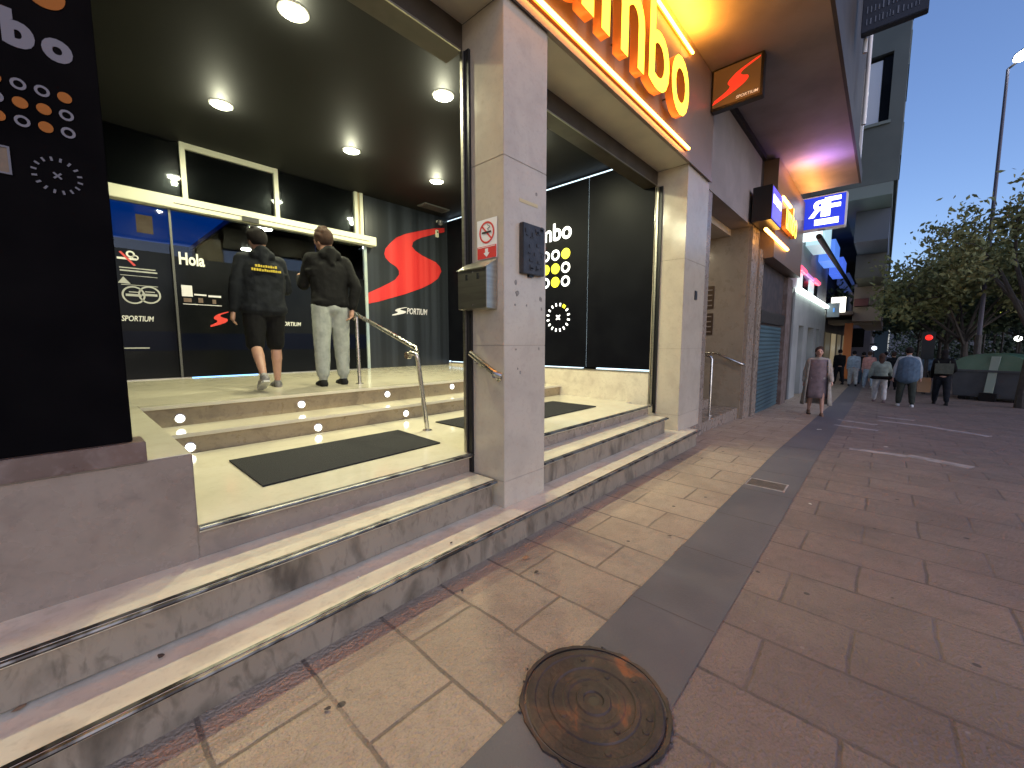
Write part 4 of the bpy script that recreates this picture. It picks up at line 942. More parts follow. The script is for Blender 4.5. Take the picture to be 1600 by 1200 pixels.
# slanted lit blue awning boxes above the rail
for i, (xa, xb, col, s_) in enumerate(((13.7, 14.3, (.75, .95, 1), 1.2), (14.9, 16.6, (.40, .62, .66), .55), (18.0, 19.8, (.10, .26, .9), .6), (21.6, 23.4, (.08, .18, .9), .6), (25.5, 30, (.05, .09, .3), .3))):
    mb = MB(); mb.box(xa, xb, 1.46, 1.9, 4.2, (4.75, 5.0, 4.9, 4.85, 4.7)[i]); o = mb.build('lit_sign_box', emi('sign_blue', col, s_)); 
    tag(o, ['small white lit sign box beside the blue lettered sign', 'long pale green lit sign panel high over the pale shop', 'bright sky blue lit sign panel further down the row', 'deep blue lit sign panel after the sky blue one', 'dim blue sign panel at the far end of the row'][i], 'sign', 'lit sign boxes above the far shops')
# small projecting light box
p = hit(1293, 474, 0, 21.5); q = hit(1313, 495, 0, 21.5)
t = thing('small_lightbox_sign', 'small pale blue lightbox sign projecting from the pale shop front', 'sign', (21.5, (p.y+q.y)/2, q.z)); kk = P(t)
mb = MB(); mb.box(21.5, 21.7, q.y+.05, p.y, q.z, p.z); kk(mb, 'case', mat('grey_case', (.25, .28, .30), .4)); mb = MB(); mb.box(21.47, 21.499, q.y+.25, p.y-.25, q.z+.2, p.z-.2); kk(mb, 'emblem', emi('blue_emblem', (.1, .3, .7), .5))
mb = MB(); mb.box(21.75, 21.85, q.y-.12, p.y-.1, q.z+.2, p.z+.25); kk(mb, 'lit_back_panel', emi('warm_white_panel', (1, .95, .8), 2.0)); mb = MB(); mb.box(21.55, 21.62, p.y, 2.0, q.z+.3, q.z+.4); kk(mb, 'bracket', 'black_metal')

# ------------------------------------------------------------------ far street frontage
F_ = thing('far_street_block', 'dark row of far shops with awnings under the residential block', 'building', (30, 2, -.5)); k = P(F_)
mb = MB(); mb.box(22.01, 70, 2.3, 10, -1.5, 9); k(mb, 'wall', mat('far_shop_wall', (.06, .055, .05), .7, var=(.12, .10, .08), vs=.7))
for i, x in enumerate((23, 26.5, 30, 34, 39)):
    mb = MB(); mb.box(x, x+2.4, 2.25, 2.299, -.6, 1.9); k(mb, 'shop_window', mat('far_window', (.08, .07, .05), .3, emis=(.75, .60, .35), es=[.12, .05, .2, .08, .15][i]))
mb = MB(); mb.box(22.2, 29, 1.05, 2.299, 2.55, 2.68); k(mb, 'awning', mat('dark_awning', (.05, .035, .03), .7))
mb = MB(); mb.box(24, 27, .50, 2.0, 2.25, 2.40); k(mb, 'pale_awning_edge', mat('beige_edge', (.34, .30, .24), .6))
mb = MB(); mb.box(22.4, 30, .6, 1.05, 2.9, 3.2); k(mb, 'red_awning', mat('maroon_awning', (.10, .03, .03), .7))
# orange pillar
p = hit(1327, 502, 0, 23.8)
o = MB(); o.box(23.7, 24.0, p.y-.14, p.y+.14, zg(24), 2.25); b_ = MB(); b_.box(23.66, 24.04, p.y-.18, p.y+.18, zg(24)-.02, zg(24)+.12)
small('orange_column', 'bright orange square column holding the pale awning', 'column', [(o, 'shaft', mat('orange_paint', (.62, .20, .05), .5)), (b_, 'base', 'dark_iron')])

# grey-green tower block (side wall faces the camera)
T_ = thing('tower_block', 'tall grey green apartment block with a shuttered window and stacked balconies', 'building', (16, 1, 5)); k = P(T_)
MT['tower'] = mat('grey_green_render', (.10, .12, .112), .8, var=(.075, .092, .087), vs=.8)
MT['tower_light'] = mat('pale_green_soffit', (.15, .185, .17), .8)
xt = 16.0
yR = hit(1412, 180, 0, xt).y
w0, w1 = hit(1343, 112, 0, xt), hit(1388, 188, 0, xt)
zt1 = w0.z+.25
mb = MB(); mb.box(xt, 42, w0.y, 6, 5.9, 26); mb.box(xt, 42, yR, w1.y, 5.9, 26); mb.box(xt, 42, w1.y, w0.y, 5.9, w1.z); mb.box(xt, 42, w1.y, w0.y, zt1, 26); mb.box(xt+.35, 42, w1.y, w0.y, w1.z, zt1); k(mb, 'wall', 'tower')
mb = MB(); mb.box(xt+.12, xt+.2, w1.y+.22, w0.y-.04, w1.z+.02, zt1-.1); k(mb, 'window_shutter', mat('pale_blue_shutter', (.50, .56, .62), .6))
mb = MB(); mb.box(xt+.12, xt+.2, w1.y, w1.y+.20, w1.z+.02, zt1-.02); k(mb, 'window', 'film')
mb = MB(); mb.box(xt-.06, xt+.1, w1.y-.05, w0.y+.03, w1.z-.08, w1.z); k(mb, 'sill', 'tower_light')
for i, z in enumerate((8.0, 11, 14, 17, 20)):
    mb = MB(); mb.box(20.5, 23.5, yR-.03, yR-.001, z, z+1.1); k(mb, 'balcony', 'tower_light')
mb = MB(); mb.box(xt-.01, 42, yR+.08, 1.2, 5.55, 5.89); k(mb, 'soffit_band', 'tower_light')
mb = MB(); mb.box(17.5, 42, yR+.10, .95, 4.6, 5.54); k(mb, 'first_floor_band', mat('blue_grey_band', (.085, .10, .125), .7))
mb = MB(); mb.box(20, 42, yR+.12, .98, 3.75, 4.59); k(mb, 'lower_band', mat('olive_band', (.09, .088, .065), .7))
mb = MB(); mb.box(23, 42, yR+.14, 1.1, 2.3, 3.74); k(mb, 'beige_bay', mat('beige_bay', (.26, .21, .16), .7))
# slim far tower
mb = MB(); mb.box(46, 64, .9, 6, -1.5, 24); ft = mb.build('far_tower', mat('taupe_render', (.16, .145, .15), .8)); tag(ft, 'slim taupe tower block ending the row of buildings', 'building')
mb = MB()
for z in range(8):
    mb.box(45.95, 45.999, 1.3, 2.2, 1+2.8*z, 2.6+2.8*z)
    for x in (47, 51, 55, 59): mb.box(x, x+2.2, .62, .899, 1.2+2.8*z, 1.3+2.8*z)
keep(mb.build('window_band', 'film'), ft)
mb = MB(); mb.box(66, 90, -.3, 6, -1.5, 9); o = mb.build('corner_block', mat('teal_grey', (.10, .14, .14), .8)); tag(o, 'low teal grey block at the end of the street under the far tower', 'building')

# dark projecting sign at the top
p = hit(1362, 47, 0, 9.0); q = hit(1452, 8, 0, 9.0)
t = thing('banner_sign', 'long dark sign board with faded pale lettering jutting over the street', 'sign', (9, .2, p.z)); kk = P(t)
mb = MB(); mb.box(9.0, 9.15, q.y, .619, p.z, p.z+.75); kk(mb, 'board', mat('dark_board', (.03, .033, .045), .5), bevel=.01)
random.seed(11); mb = MB()
for r_ in range(2):
    y = .56
    while y > q.y+.1:
        w_ = random.uniform(.02, .05); h_ = random.uniform(.06, .11); mb.box(8.992, 8.999, y-w_*.35, y, p.z+.10+.17*r_, p.z+.10+.17*r_+h_); y -= w_+.012
kk(mb, 'faded_lettering', mat('faded_grey', (.16, .18, .22), .7))

# ------------------------------------------------------------------ street lamp, traffic light, waste container
XLp = 18.0
pb = hit(1530, 520, 0, XLp); ptp = hit(1575, 108, 0, XLp)
t = thing('street_lamp', 'tall slim street lamp with a bright white head above the trees', 'street lamp', (XLp, pb.y, zg(XLp))); kk = P(t)
mb = MB(); mb.tube([(XLp, pb.y, zg(XLp)), (XLp, pb.y, 1.6)], .075, 12); kk(mb, 'base_column', 'dark_iron')
mb = MB(); mb.tube([(XLp, pb.y, 1.6), (XLp, pb.y, 4), (XLp, ptp.y, ptp.z)], [.055, .045, .032], 12); kk(mb, 'pole', mat('violet_grey_pole', (.06, .06, .09), .5))
mb = MB(); mb.tube([(XLp, ptp.y, ptp.z), (XLp-.1, ptp.y-.25, ptp.z+.16), (XLp-.2, ptp.y-.75, ptp.z+.42)], .03, 8); kk(mb, 'arm', 'dark_iron')
mb = MB(); mb.lathe([(.02, -.42), (.10, -.34), (.13, 0), (.10, .30), (.02, .36)], (XLp-.16, ptp.y-.42, ptp.z+.34), (-.2, -.9, .42), 14); h_ = kk(mb, 'lamp_head', 'dark_iron')
mb = MB(); mb.lathe([(.02, -.38), (.11, -.30), (.135, 0), (.11, .28), (.02, .34)], (XLp-.19, ptp.y-.40, ptp.z+.27), (-.2, -.9, .42), 14); kk(mb, 'lamp_lens', emi('lamp_glare', (1, 1, .96), 30), smooth=True)

# waste container
xw = gpos(1540, 627).x; 
pl, pr_ = gpos(1483, 622), gpos(1604, 632)
t = thing('waste_container', 'big grey waste container with a domed green lid and pale centre strap', 'waste container', ((pl.x+pr_.x)/2, (pl.y+pr_.y)/2, zg(xw))); 
d = (pr_-pl); wlen = d.length; ang = math.atan2(d.y, d.x); t.rotation_euler = (0, 0, ang)
L2 = wlen/2
mb = MB(); dp = 1.3; H1 = .86
mb.hexa([(-L2+.06, 0, .10), (L2-.06, 0, .10), (L2-.06, dp, .10), (-L2+.06, dp, .10), (-L2, -.06, H1), (L2, -.06, H1), (L2, dp+.06, H1), (-L2, dp+.06, H1)])
MT['bin_grey'] = mat('container_grey', (.075, .082, .088), .45, var=(.055, .06, .065), vs=3)
MT['bin_green'] = mat('container_green', (.045, .115, .075), .35, var=(.075, .16, .11), vs=2)
mb.build('body', 'bin_grey', t, bevel=.02)
mb = MB(); mb.box(-L2-.03, L2+.03, -.10, -.055, H1-.03, H1+.03); mb.box(-L2-.03, L2+.03, dp+.06, dp+.1, H1-.03, H1+.03); mb.box(-L2+.05, L2-.05, -.012, .0, .22, .25); mb.build('rim', 'bin_grey', t)
mb = MB(); n = 16; vs = []
for i in range(n+1):
    a_ = PI*i/n; x = -L2*math.cos(a_); z = H1+.03+.47*math.sin(a_)**.75
    vs += [(x, -.05+.25*math.sin(a_)**2*.6, z), (x, dp+.05, z)]
mb.add(vs, [(2*i, 2*i+2, 2*i+3, 2*i+1) for i in range(n)]+[tuple(2*i for i in range(n+1)), tuple(2*i+1 for i in reversed(range(n+1)))])
mb.build('lid', 'bin_green', t, smooth=True)
mb = MB(); mb.hexa([(-.03, -.13, .25), (.14, -.13, .25), (.14, -.09, .25), (-.03, -.09, .25), (.02, -.02, H1+.42), (.19, -.02, H1+.42), (.19, .03, H1+.42), (.02, .03, H1+.42)]); mb.build('strap', mat('pale_green_strap', (.27, .33, .27), .6), t)
mb = MB(); mb.box(-.12, .20, -.14, .0, .0, .24); mb.build('pedal_box', 'black_metal', t, bevel=.01)
for sx in (-1, 1):
    mb = MB(); mb.box(sx*(L2-.2)-.08, sx*(L2-.2)+.08, .2, .5, 0, .1); mb.build('foot', 'black_metal', t)

# red light behind the crowd
p = hit(1450, 540, 0, 19)
a = MB(); a.tube([(19, p.y, zg(19)), (19, p.y, p.z+.35)], .05, 10); b = MB(); b.box(18.9, 19.1, p.y-.15, p.y+.15, p.z-.45, p.z+.45); c = MB(); c.lathe([(.09, 0), (.08, .04), (.04, .07)], (18.899, p.y, p.z+.26), (-1, 0, 0), 18)
small('traffic_light', 'glowing red traffic light behind the people on the right', 'traffic light', [(b, 'housing', 'black_metal'), (a, 'post', 'dark_iron'), (c, 'red_lamp', emi('red_lamp', (1, .03, .02), .8))])
def globe(px, py, x, r, col, s, lab):
    p = hit(px, py, 0, x); a = MB(); a.tube([(x, p.y, zg(x)-.2), (x, p.y, p.z-r)], .04, 8); b = MB(); b.lathe([(.01, -r), (r*.8, -r*.6), (r, 0), (r*.8, r*.6), (.01, r)], (x, p.y, p.z), seg=14)
    small('globe_lamp', lab, 'lamp', [(b, 'globe', emi('globe', col, s), dict(smooth=True)), (a, 'post', 'dark_iron')])
globe(1572, 486, 34, .42, (.75, .8, .12), .6, 'round yellow green lamp globe glowing in the foliage at the right')
globe(1591, 529, 40, .18, (1, 1, .9), 3, 'small bright white lamp low at the right edge over the container')
globe(1366, 544, 42, .16, (.8, .9, 1), 2.5, 'small white lamp at the far end of the street')
globe(1543, 486, 36, .13, (.9, .9, .25), 2, 'small yellow lamp left of the round globe in the foliage')
# ------------------------------------------------------------------ trees
LEAF = {}
def leafmat(name, c1, c2):
    m = bpy.data.materials.new(name); m.use_nodes = True; n = m.node_tree.nodes; l = m.node_tree.links; b = n['Principled BSDF']
    g = n.new('ShaderNodeNewGeometry'); x = n.new('ShaderNodeMix'); x.data_type = 'RGBA'; x.inputs[6].default_value = (*c1, 1); x.inputs[7].default_value = (*c2, 1)
    l.new(g.outputs['Random Per Island'], x.inputs[0]); l.new(x.outputs[2], b.inputs['Base Color']); b.inputs['Roughness'].default_value = .7; b.inputs['Specular IOR Level'].default_value = .15
    return m
LEAF['a'] = leafmat('leaf_olive', (.11, .125, .05), (.19, .20, .085)); LEAF['b'] = leafmat('leaf_green', (.07, .105, .06), (.11, .15, .08)); LEAF['c'] = leafmat('leaf_dark', (.032, .05, .03), (.06, .08, .042))
MT['bark'] = mat('bark', (.065, .055, .045), .9, var=(.04, .035, .03), vs=9, bump=.8, bs=30)
def tree(x, y, h, rad, zc, nl, lm, lab, lsz=.085, seed=1, trunk=.10, flat=.75, bare=0, dirs=None):
    rnd = random.Random(seed); z0 = zg(x); t = thing('street_tree', lab, 'tree', (x, y, z0), 'trees along the avenue')
    mb = MB(); ctr = Vector((0, 0, zc)); tips = []
    fork = zc*.62
    mb.tube([(0, 0, -.1), (.03, .02, .3), (.02, -.03, fork*.6), (0, 0, fork)], [trunk*1.25, trunk, trunk*.85, trunk*.75], 10)
    nb = 9
    for i in range(nb):
        a = 2*PI*i/nb+rnd.uniform(-.3, .3); el = rnd.uniform(-.1, 1.2); L = rad*rnd.uniform(.7, 1.0)
        tip = ctr+Vector((math.cos(a)*math.cos(el)*L, math.sin(a)*math.cos(el)*L, math.sin(el)*L*flat))
        mid = Vector((0, 0, fork)).lerp(tip, .5)+Vector((rnd.uniform(-.2, .2), rnd.uniform(-.2, .2), rnd.uniform(0, .3)))
        mb.tube([(0, 0, fork*rnd.uniform(.8, 1)), mid, tip], [trunk*.5, trunk*.25, .012], 6); tips += [mid, tip]
        for j in range(4):
            t2 = mid.lerp(tip, rnd.uniform(.1, .9)); e = t2+Vector((rnd.uniform(-1, 1), rnd.uniform(-1, 1), rnd.uniform(-.3, .9)))*rad*.33
            mb.tube([t2, t2.lerp(e, .5)+Vector((0, 0, .05)), e], [.02, .012, .005], 5); tips += [e, t2]
    mb.build('trunk', 'bark', t)
    mb = MB(); vs = mb.v; fs = mb.f
    clumps = [(p+Vector((rnd.uniform(-.3, .3), rnd.uniform(-.3, .3), rnd.uniform(-.2, .3))), rnd.uniform(.25, .55)*rad*.42) for p in tips]
    for _ in range(14):
        a = rnd.uniform(0, 2*PI); el = rnd.uniform(-.5, 1.3); q = rnd.uniform(.5, 1)*rad; clumps.append((ctr+Vector((math.cos(a)*math.cos(el)*q, math.sin(a)*math.cos(el)*q, math.sin(el)*q*flat)), rnd.uniform(.2, .45)*rad*.5))
    for i in range(nl):
        c, r = clumps[rnd.randrange(len(clumps))]
        v = Vector((rnd.gauss(0, .5), rnd.gauss(0, .5), rnd.gauss(0, .38)))*r; p = c+v
        n_ = Vector((rnd.uniform(-1, 1), rnd.uniform(-1, 1), rnd.uniform(-.2, 1))).normalized(); u = n_.orthogonal().normalized(); a = rnd.uniform(0, 2*PI)
        w = n_.cross(u); u, w = u*math.cos(a)+w*math.sin(a), w*math.cos(a)-u*math.sin(a); s_ = lsz*rnd.uniform(.6, 1.3); o = len(vs)
        vs.extend([tuple(p-u*s_), tuple(p+w*s_*.5), tuple(p+u*s_+n_*s_*.2), tuple(p-w*s_*.5)]); fs.append((o, o+1, o+2, o+3))
    mb.m = [0]*len(fs)
    me = bpy.data.meshes.new('crown'); me.from_pydata(mb.v, [], mb.f); me.materials.append(LEAF[lm]); o = bpy.data.objects.new('crown', me); C.objects.link(o); o.parent = t
    return t
pt_ = gpos(1594, 641)
tree(pt_.x+.6, pt_.y-.15, 6, 2.6, 3.6, 6000, 'a', 'nearest street tree at the right edge with a sparse twiggy top', .075, 3, .14)
tree(19.5, -1.9, 6, 2.9, 3.1, 7000, 'a', 'olive green tree behind the street lamp', .09, 5)
tree(26, -2.0, 6, 2.9, 3.3, 12000, 'b', 'green tree just behind the tall lamp and the walkers', .11, 6)
tree(36, -2.5, 7, 3.4, 3.6, 6000, 'b', 'far green tree beside the slim taupe tower', .15, 8)
tree(22, -5.5, 7, 3.6, 3.3, 14000, 'c', 'dark tree filling the right side behind the waste container', .12, 9)
tree(30, -7.5, 8, 4.2, 3.8, 12000, 'c', 'dark broad tree on the far side of the avenue', .16, 10)
tree(50, -2.2, 8, 4.2, 4, 7000, 'c', 'small dark tree at the very end of the avenue', .22, 12)
tree(42, -6.5, 9, 5, 4, 9000, 'c', 'dark tree far down the avenue behind the others', .2, 14)
tree(62, -8, 10, 6, 5, 8000, 'c', 'hazy dark tree closing the end of the avenue', .3, 15)
for i, (x0, x1, y1_, y0_, h_, lab) in enumerate(((140, 160, -1, -9.5, 14, 'pale block of flats far down the avenue, nearest of the three'), (150, 170, -9.6, -20, 11, 'lower block of flats far down the avenue'), (160, 190, -20.1, -34, 18, 'tallest and farthest block far down the avenue'))):
    mb = MB(); mb.box(x0, x1, y0_, y1_, -4, h_); bb = mb.build('apartment_block', mat('far_block', (.13, .125, .13), .8)); tag(bb, lab, 'building', 'blocks across the avenue')
    for z in range(1, int(h_/3)):
        for j in range(3):
            mb = MB(); y = y0_+.7+2.9*j; mb.box(x0-.1, x0-.01, y, y+1.3, z*3-1, z*3+.6); o = mb.build('window', 'film'); o.parent = bb
# clipped hedge mass along the road
mb = MB(); rnd = random.Random(5)
for i in range(14000):
    x = rnd.uniform(17, 90); y = -6.5-rnd.uniform(0, 5)-.02*x+max(0, x-60)*.3; z = zg(x)+abs(rnd.gauss(0, 1))*(1.1+.02*x); n_ = Vector((rnd.uniform(-1, 1), rnd.uniform(-1, 1), rnd.uniform(-.2, 1))).normalized(); u = n_.orthogonal().normalized(); w_ = n_.cross(u); s_ = rnd.uniform(.1, .22)
    o_ = len(mb.v); p = Vector((x, y, z)); mb.v += [tuple(p-u*s_), tuple(p+w_*s_*.6), tuple(p+u*s_), tuple(p-w_*s_*.6)]; mb.f.append((o_, o_+1, o_+2, o_+3)); mb.m.append(0)
me = bpy.data.meshes.new('hedge'); me.from_pydata(mb.v, [], mb.f); me.materials.append(LEAF['c']); o = bpy.data.objects.new('hedge', me); C.objects.link(o); tag(o, 'dark hedge and shrub mass along the far side of the road', 'hedge', kind='stuff')

# ------------------------------------------------------------------ people
def ell(mb, c, r, seg=14, rings=9, ax=None):
    c = Vector(c); vs = []; Mx = ax or Matrix.Identity(3)
    for i in range(1, rings):
        t = PI*i/rings
        for k in range(seg):
            a = 2*PI*k/seg; vs.append(c+Mx@Vector((r[0]*math.sin(t)*math.cos(a), r[1]*math.sin(t)*math.sin(a), r[2]*math.cos(t))))
    n = len(vs); vs += [c+Mx@Vector((0, 0, r[2])), c-Mx@Vector((0, 0, r[2]))]
    fs = [(i*seg+k, (i+1)*seg+k, (i+1)*seg+(k+1) % seg, i*seg+(k+1) % seg) for i in range(rings-2) for k in range(seg)]
    fs += [(n, k, (k+1) % seg) for k in range(seg)]+[(n+1, (rings-2)*seg+(k+1) % seg, (rings-2)*seg+k) for k in range(seg)]
    return mb.add(vs, fs)
def cap(mb, p, q, r0, r1, sx=1.0, sy=1.0, seg=14):
    """tapered capsule; sx / sy scale the section along world-x / y of the figure"""
    p, q = Vector(p), Vector(q); d = (q-p); L = d.length; d.normalize(); up = Vector((0, 1, 0)) if abs(d.y) < .9 else Vector((1, 0, 0))
    a = d.cross(up).normalized(); b = d.cross(a); vs = []; prof = []
    for i in range(5): t = PI/2*i/4; prof.append((-r0*math.cos(t), r0*math.sin(t)))
    for i in range(1, 4): prof.append((L*i/4, r0+(r1-r0)*i/4))
    for i in range(5): t = PI/2*i/4; prof.append((L+r1*math.sin(t), r1*math.cos(t)))
    for h, r in prof:
        r = max(r, .0005)
        for k in range(seg):
            an = 2*PI*k/seg; vs.append(p+d*h+a*(r*math.cos(an)*sx)+b*(r*math.sin(an)*sy))
    n = len(prof); fs = [(i*seg+k, i*seg+(k+1) % seg, (i+1)*seg+(k+1) % seg, (i+1)*seg+k) for i in range(n-1) for k in range(seg)]
    fs += [tuple(reversed(range(seg))), tuple(range((n-1)*seg, n*seg))]
    return mb.add(vs, fs)
TEXW = bpy.data.textures.new('wrinkle', 'CLOUDS'); TEXW.noise_scale = .09; TEXW.noise_depth = 2
def fuse(mb, name, m, parent, vox=.012, sm=4, wr=0.0):
    o = mb.build(name, m, None); 
    md = o.modifiers.new('r', 'REMESH'); md.mode = 'VOXEL'; md.voxel_size = vox
    md = o.modifiers.new('s', 'SMOOTH'); md.iterations = sm; md.factor = .5
    if wr:
        md = o.modifiers.new('d', 'DISPLACE'); md.texture = TEXW; md.strength = wr; md.mid_level = .5
    dg = bpy.context.evaluated_depsgraph_get(); me = bpy.data.meshes.new_from_object(o.evaluated_get(dg)); me.name = name
    o.modifiers.clear(); o.data = me; me.shade_smooth(); o.parent = parent; return o
CLM = {}
def cm(key, c, v=None, rough=.85):
    if key not in CLM: CLM[key] = mat(key, c, rough, var=v or tuple(x*.75 for x in c), vs=14, bump=.25, bs=120, spec=.2)
    return CLM[key]
SKIN = mat('skin', (.42, .24, .165), .5, var=(.37, .20, .14), vs=10)
def dirv(pitch, out, side):   # down vector tipped forward by pitch, outward by out ; figure faces +x, left = +y
    return Vector((math.sin(pitch)*math.cos(out), side*math.sin(out), -math.cos(pitch)*math.cos(out)))
def person(lab, loc, head_dir, H, arms, legs, top, bottom, shoe, hair, near=False, lean=0, head_tilt=(0, 0), hairlen=0, dress=None, coat=None, shorts=False, top_len=.0, fat=1.0, grip=None, group=None, extras=None):
    """arms/legs: per side (left,right): arm=(pitch,out,bend) leg=(pitch,bend,out)"""
    t = thing('person', lab, 'person', loc, group, head_dir)
    vx = .0085 if near else .014
    u = H
    # legs first, to find pelvis height
    hipw = .052*u; th, sh_ = .235*u, .235*u
    fk = []
    for i, s in enumerate((1, -1)):
        pt, bd, out = legs[i]; kd = dirv(pt, out, s)*th; ad = dirv(pt-bd, out*.5, s)*sh_; fk.append((kd, ad))
    low = min((kd+ad).z for kd, ad in fk); pz = -low+.045*u
    pel = Vector((0, 0, pz)); sp = Vector((math.sin(lean), 0, math.cos(lean)))
    waist = pel+sp*.09*u; chest = pel+sp*.20*u; neck = pel+sp*.305*u; hc = neck+sp*.095*u+Vector((.01*u, 0, 0))
    yaw, roll = head_tilt; hc = hc+Vector((0, .06*u*math.sin(roll), 0))
    HM = Matrix.Rotation(yaw, 3, 'Z')@Matrix.Rotation(-roll, 3, 'X')
    body = MB(); J = {}
    cap(body, pel, waist, .072*u*fat, .062*u*fat, 1, 1.25); cap(body, waist, chest, .062*u*fat, .072*u*fat, .95, 1.35); cap(body, chest+Vector((0, 0, .0)), neck-sp*.02*u, .068*u, .035*u, .9, 1.7)
    cap(body, neck-sp*.02*u, hc-sp*.03*u, .031*u, .028*u)
    ell(body, hc, (.057*u, .046*u, .066*u), ax=HM); ell(body, hc+HM@Vector((.022*u, 0, -.032*u)), (.034*u, .032*u, .034*u), ax=HM)
    cap(body, hc+HM@Vector((.055*u, 0, .004*u)), hc+HM@Vector((.066*u, 0, -.014*u)), .006*u, .009*u)
    for s in (1, -1):
        ell(body, hc+HM@Vector((-.004*u, s*.046*u, -.006*u)), (.010*u, .005*u, .018*u), 8, 6, HM)
    for i, s in enumerate((1, -1)):
        S = neck-sp*.035*u+Vector((0, s*.098*u, 0)); pt, out, bd = arms[i]; e = S+dirv(pt, out, s)*.165*u; w_ = e+dirv(pt+bd, out*.4 if bd < .7 else -out*.6, s)*.145*u
        if grip and grip[i]: 
            w_ = Vector(grip[i]); mid = (S+w_)/2; L = (w_-S).length; hgt = math.sqrt(max(0, (.158*u)**2-(L/2)**2)); e = mid+Vector((-.6, s*.7, -.2)).normalized()*hgt
        fd = (w_-e).normalized()
        cap(body, S, e, .029*u, .023*u); cap(body, e, w_, .023*u, .016*u); J['S', i], J['E', i], J['W', i] = S, e, w_
        # hand: palm, four fingers, thumb
        sidev = Vector((0, s, 0)); fw = Vector((1, 0, 0)); pc = w_+fd*.028*u
        acr = (fw-fd*fw.dot(fd)).normalized(); nrm = fd.cross(acr).normalized()
        inn = nrm if nrm.y*s < 0 else -nrm
        cap(body, w_+fd*.01*u, w_+fd*.045*u, .015*u, .019*u, 1.1, .75)
        for f_, (off, ln) in enumerate(((.016, .040), (.006, .045), (-.005, .041), (-.015, .032))):
            b0 = w_+fd*.052*u+acr*off*u; b1 = b0+(fd*.85+inn*.35).normalized()*ln*.5*u; b2 = b1+(fd*.5+inn*.85).normalized()*ln*.5*u
            cap(body, b0, b1, .0054*u, .0050*u, seg=8); cap(body, b1, b2, .0050*u, .0042*u, seg=8)
        b0 = w_+fd*.020*u+acr*.016*u; b1 = b0+(fd*.5+acr*.8+inn*.3).normalized()*.022*u; b2 = b1+(fd*.9+inn*.4).normalized()*.018*u
        cap(body, b0, b1, .0068*u, .006*u, seg=8); cap(body, b1, b2, .006*u, .005*u, seg=8)
    shoes = []
    for i, s in enumerate((1, -1)):
        hp = pel+Vector((0, s*hipw, -.012*u)); kd, ad = fk[i]; kn = hp+kd; an = kn+ad; J['H', i], J['K', i], J['A', i] = hp, kn, an
        cap(body, hp, kn, .050*u*fat, .031*u); cap(body, kn+Vector((-.004*u, 0, 0)), kn.lerp(an, .35)+Vector((-.01*u, 0, 0)), .030*u, .031*u); cap(body, kn.lerp(an, .35)+Vector((-.008*u, 0, 0)), an, .030*u, .017*u)
        raised = an.z-.045*u; tip = min(1.25, max(0, raised/(.12*u)))
        fwd = Vector((math.cos(tip), 0, -math.sin(tip))); dn = Vector((-math.sin(tip), 0, -math.cos(tip)))
        cap(body, an+dn*.02*u, an+dn*.025*u+fwd*.08*u, .018*u, .014*u)
        shoes.append((an, fwd, dn))
    fuse(body, 'body', SKIN, t, vx, 3)
    # hair
    if hair:
        hm = MB(); ell(hm, hc+HM@Vector((-.010*u, 0, .014*u)), (.060*u, .053*u, .062*u), 18, 12, HM)
        for j in range(16 if near else 6):
            a = random.uniform(0, 2*PI); el = random.uniform(0, 1.3); ell(hm, hc+HM@Vector((-.012*u+math.cos(a)*math.cos(el)*.045*u, math.sin(a)*math.cos(el)*.042*u, .02*u+math.sin(el)*.05*u)), (.016*u,)*3, 8, 6)
        if hairlen: cap(hm, hc+Vector((-.025*u, 0, 0)), hc+Vector((-.04*u, 0, -hairlen*u)), .050*u, .042*u, .6, 1)
        fuse(hm, 'hair', hair, t, vx, 2, .006)
        if True:
            fe = MB()
            for s in (1, -1): ell(fe, hc+HM@Vector((.050*u, s*.018*u, .004*u)), (.006*u, .009*u, .006*u), 8, 6, HM)
            ell(fe, hc+HM@Vector((.053*u, 0, -.036*u)), (.006*u, .016*u, .004*u), 8, 6, HM)
            fe.build('face_feature', cm('lip_eye', (.10, .04, .035)), t)
    # top
    tp = MB(); hem = pel-sp*(.01+top_len)*u
    cap(tp, hem+Vector((0, -.052*u*fat, .035*u)), hem+Vector((0, .052*u*fat, .035*u)), .064*u*fat, .064*u*fat, .8, 1.15)
    for s in (-1, 1): cap(tp, neck+Vector((-.006*u, 0, -.018*u)), neck-sp*.035*u+Vector((0, s*.092*u, 0)), .040*u, .044*u); cap(tp, chest+Vector((0, s*.03*u, 0)), neck-sp*.07*u+Vector((0, s*.075*u, 0)), .07*u, .05*u)
    cap(tp, hem+sp*.062*u, waist, .088*u*fat, .084*u*fat, .92, 1.28); cap(tp, waist, chest, .083*u*fat, .088*u*fat, .92, 1.35); cap(tp, chest, neck-sp*.028*u, .084*u, .046*u, .88, 1.72)
    cap(tp, neck-sp*.03*u, neck+sp*.006*u, .048*u, .040*u)
    for i in (0, 1):
        S, e, w_ = J['S', i], J['E', i], J['W', i]; cap(tp, S, e, .043*u, .037*u); cap(tp, e, e.lerp(w_, .93), .037*u, .027*u)
    if near: cap(tp, neck+Vector((-.040*u, -.035*u, -.004*u)), neck+Vector((-.040*u, .035*u, -.004*u)), .034*u, .034*u); cap(tp, neck+Vector((-.045*u, 0, .01*u)), neck+Vector((-.075*u, 0, -.06*u)), .045*u, .02*u)
    fuse(tp, 'sweater' if near else 'top', top, t, vx*1.15, 4, .012*(1.4 if near else 1))
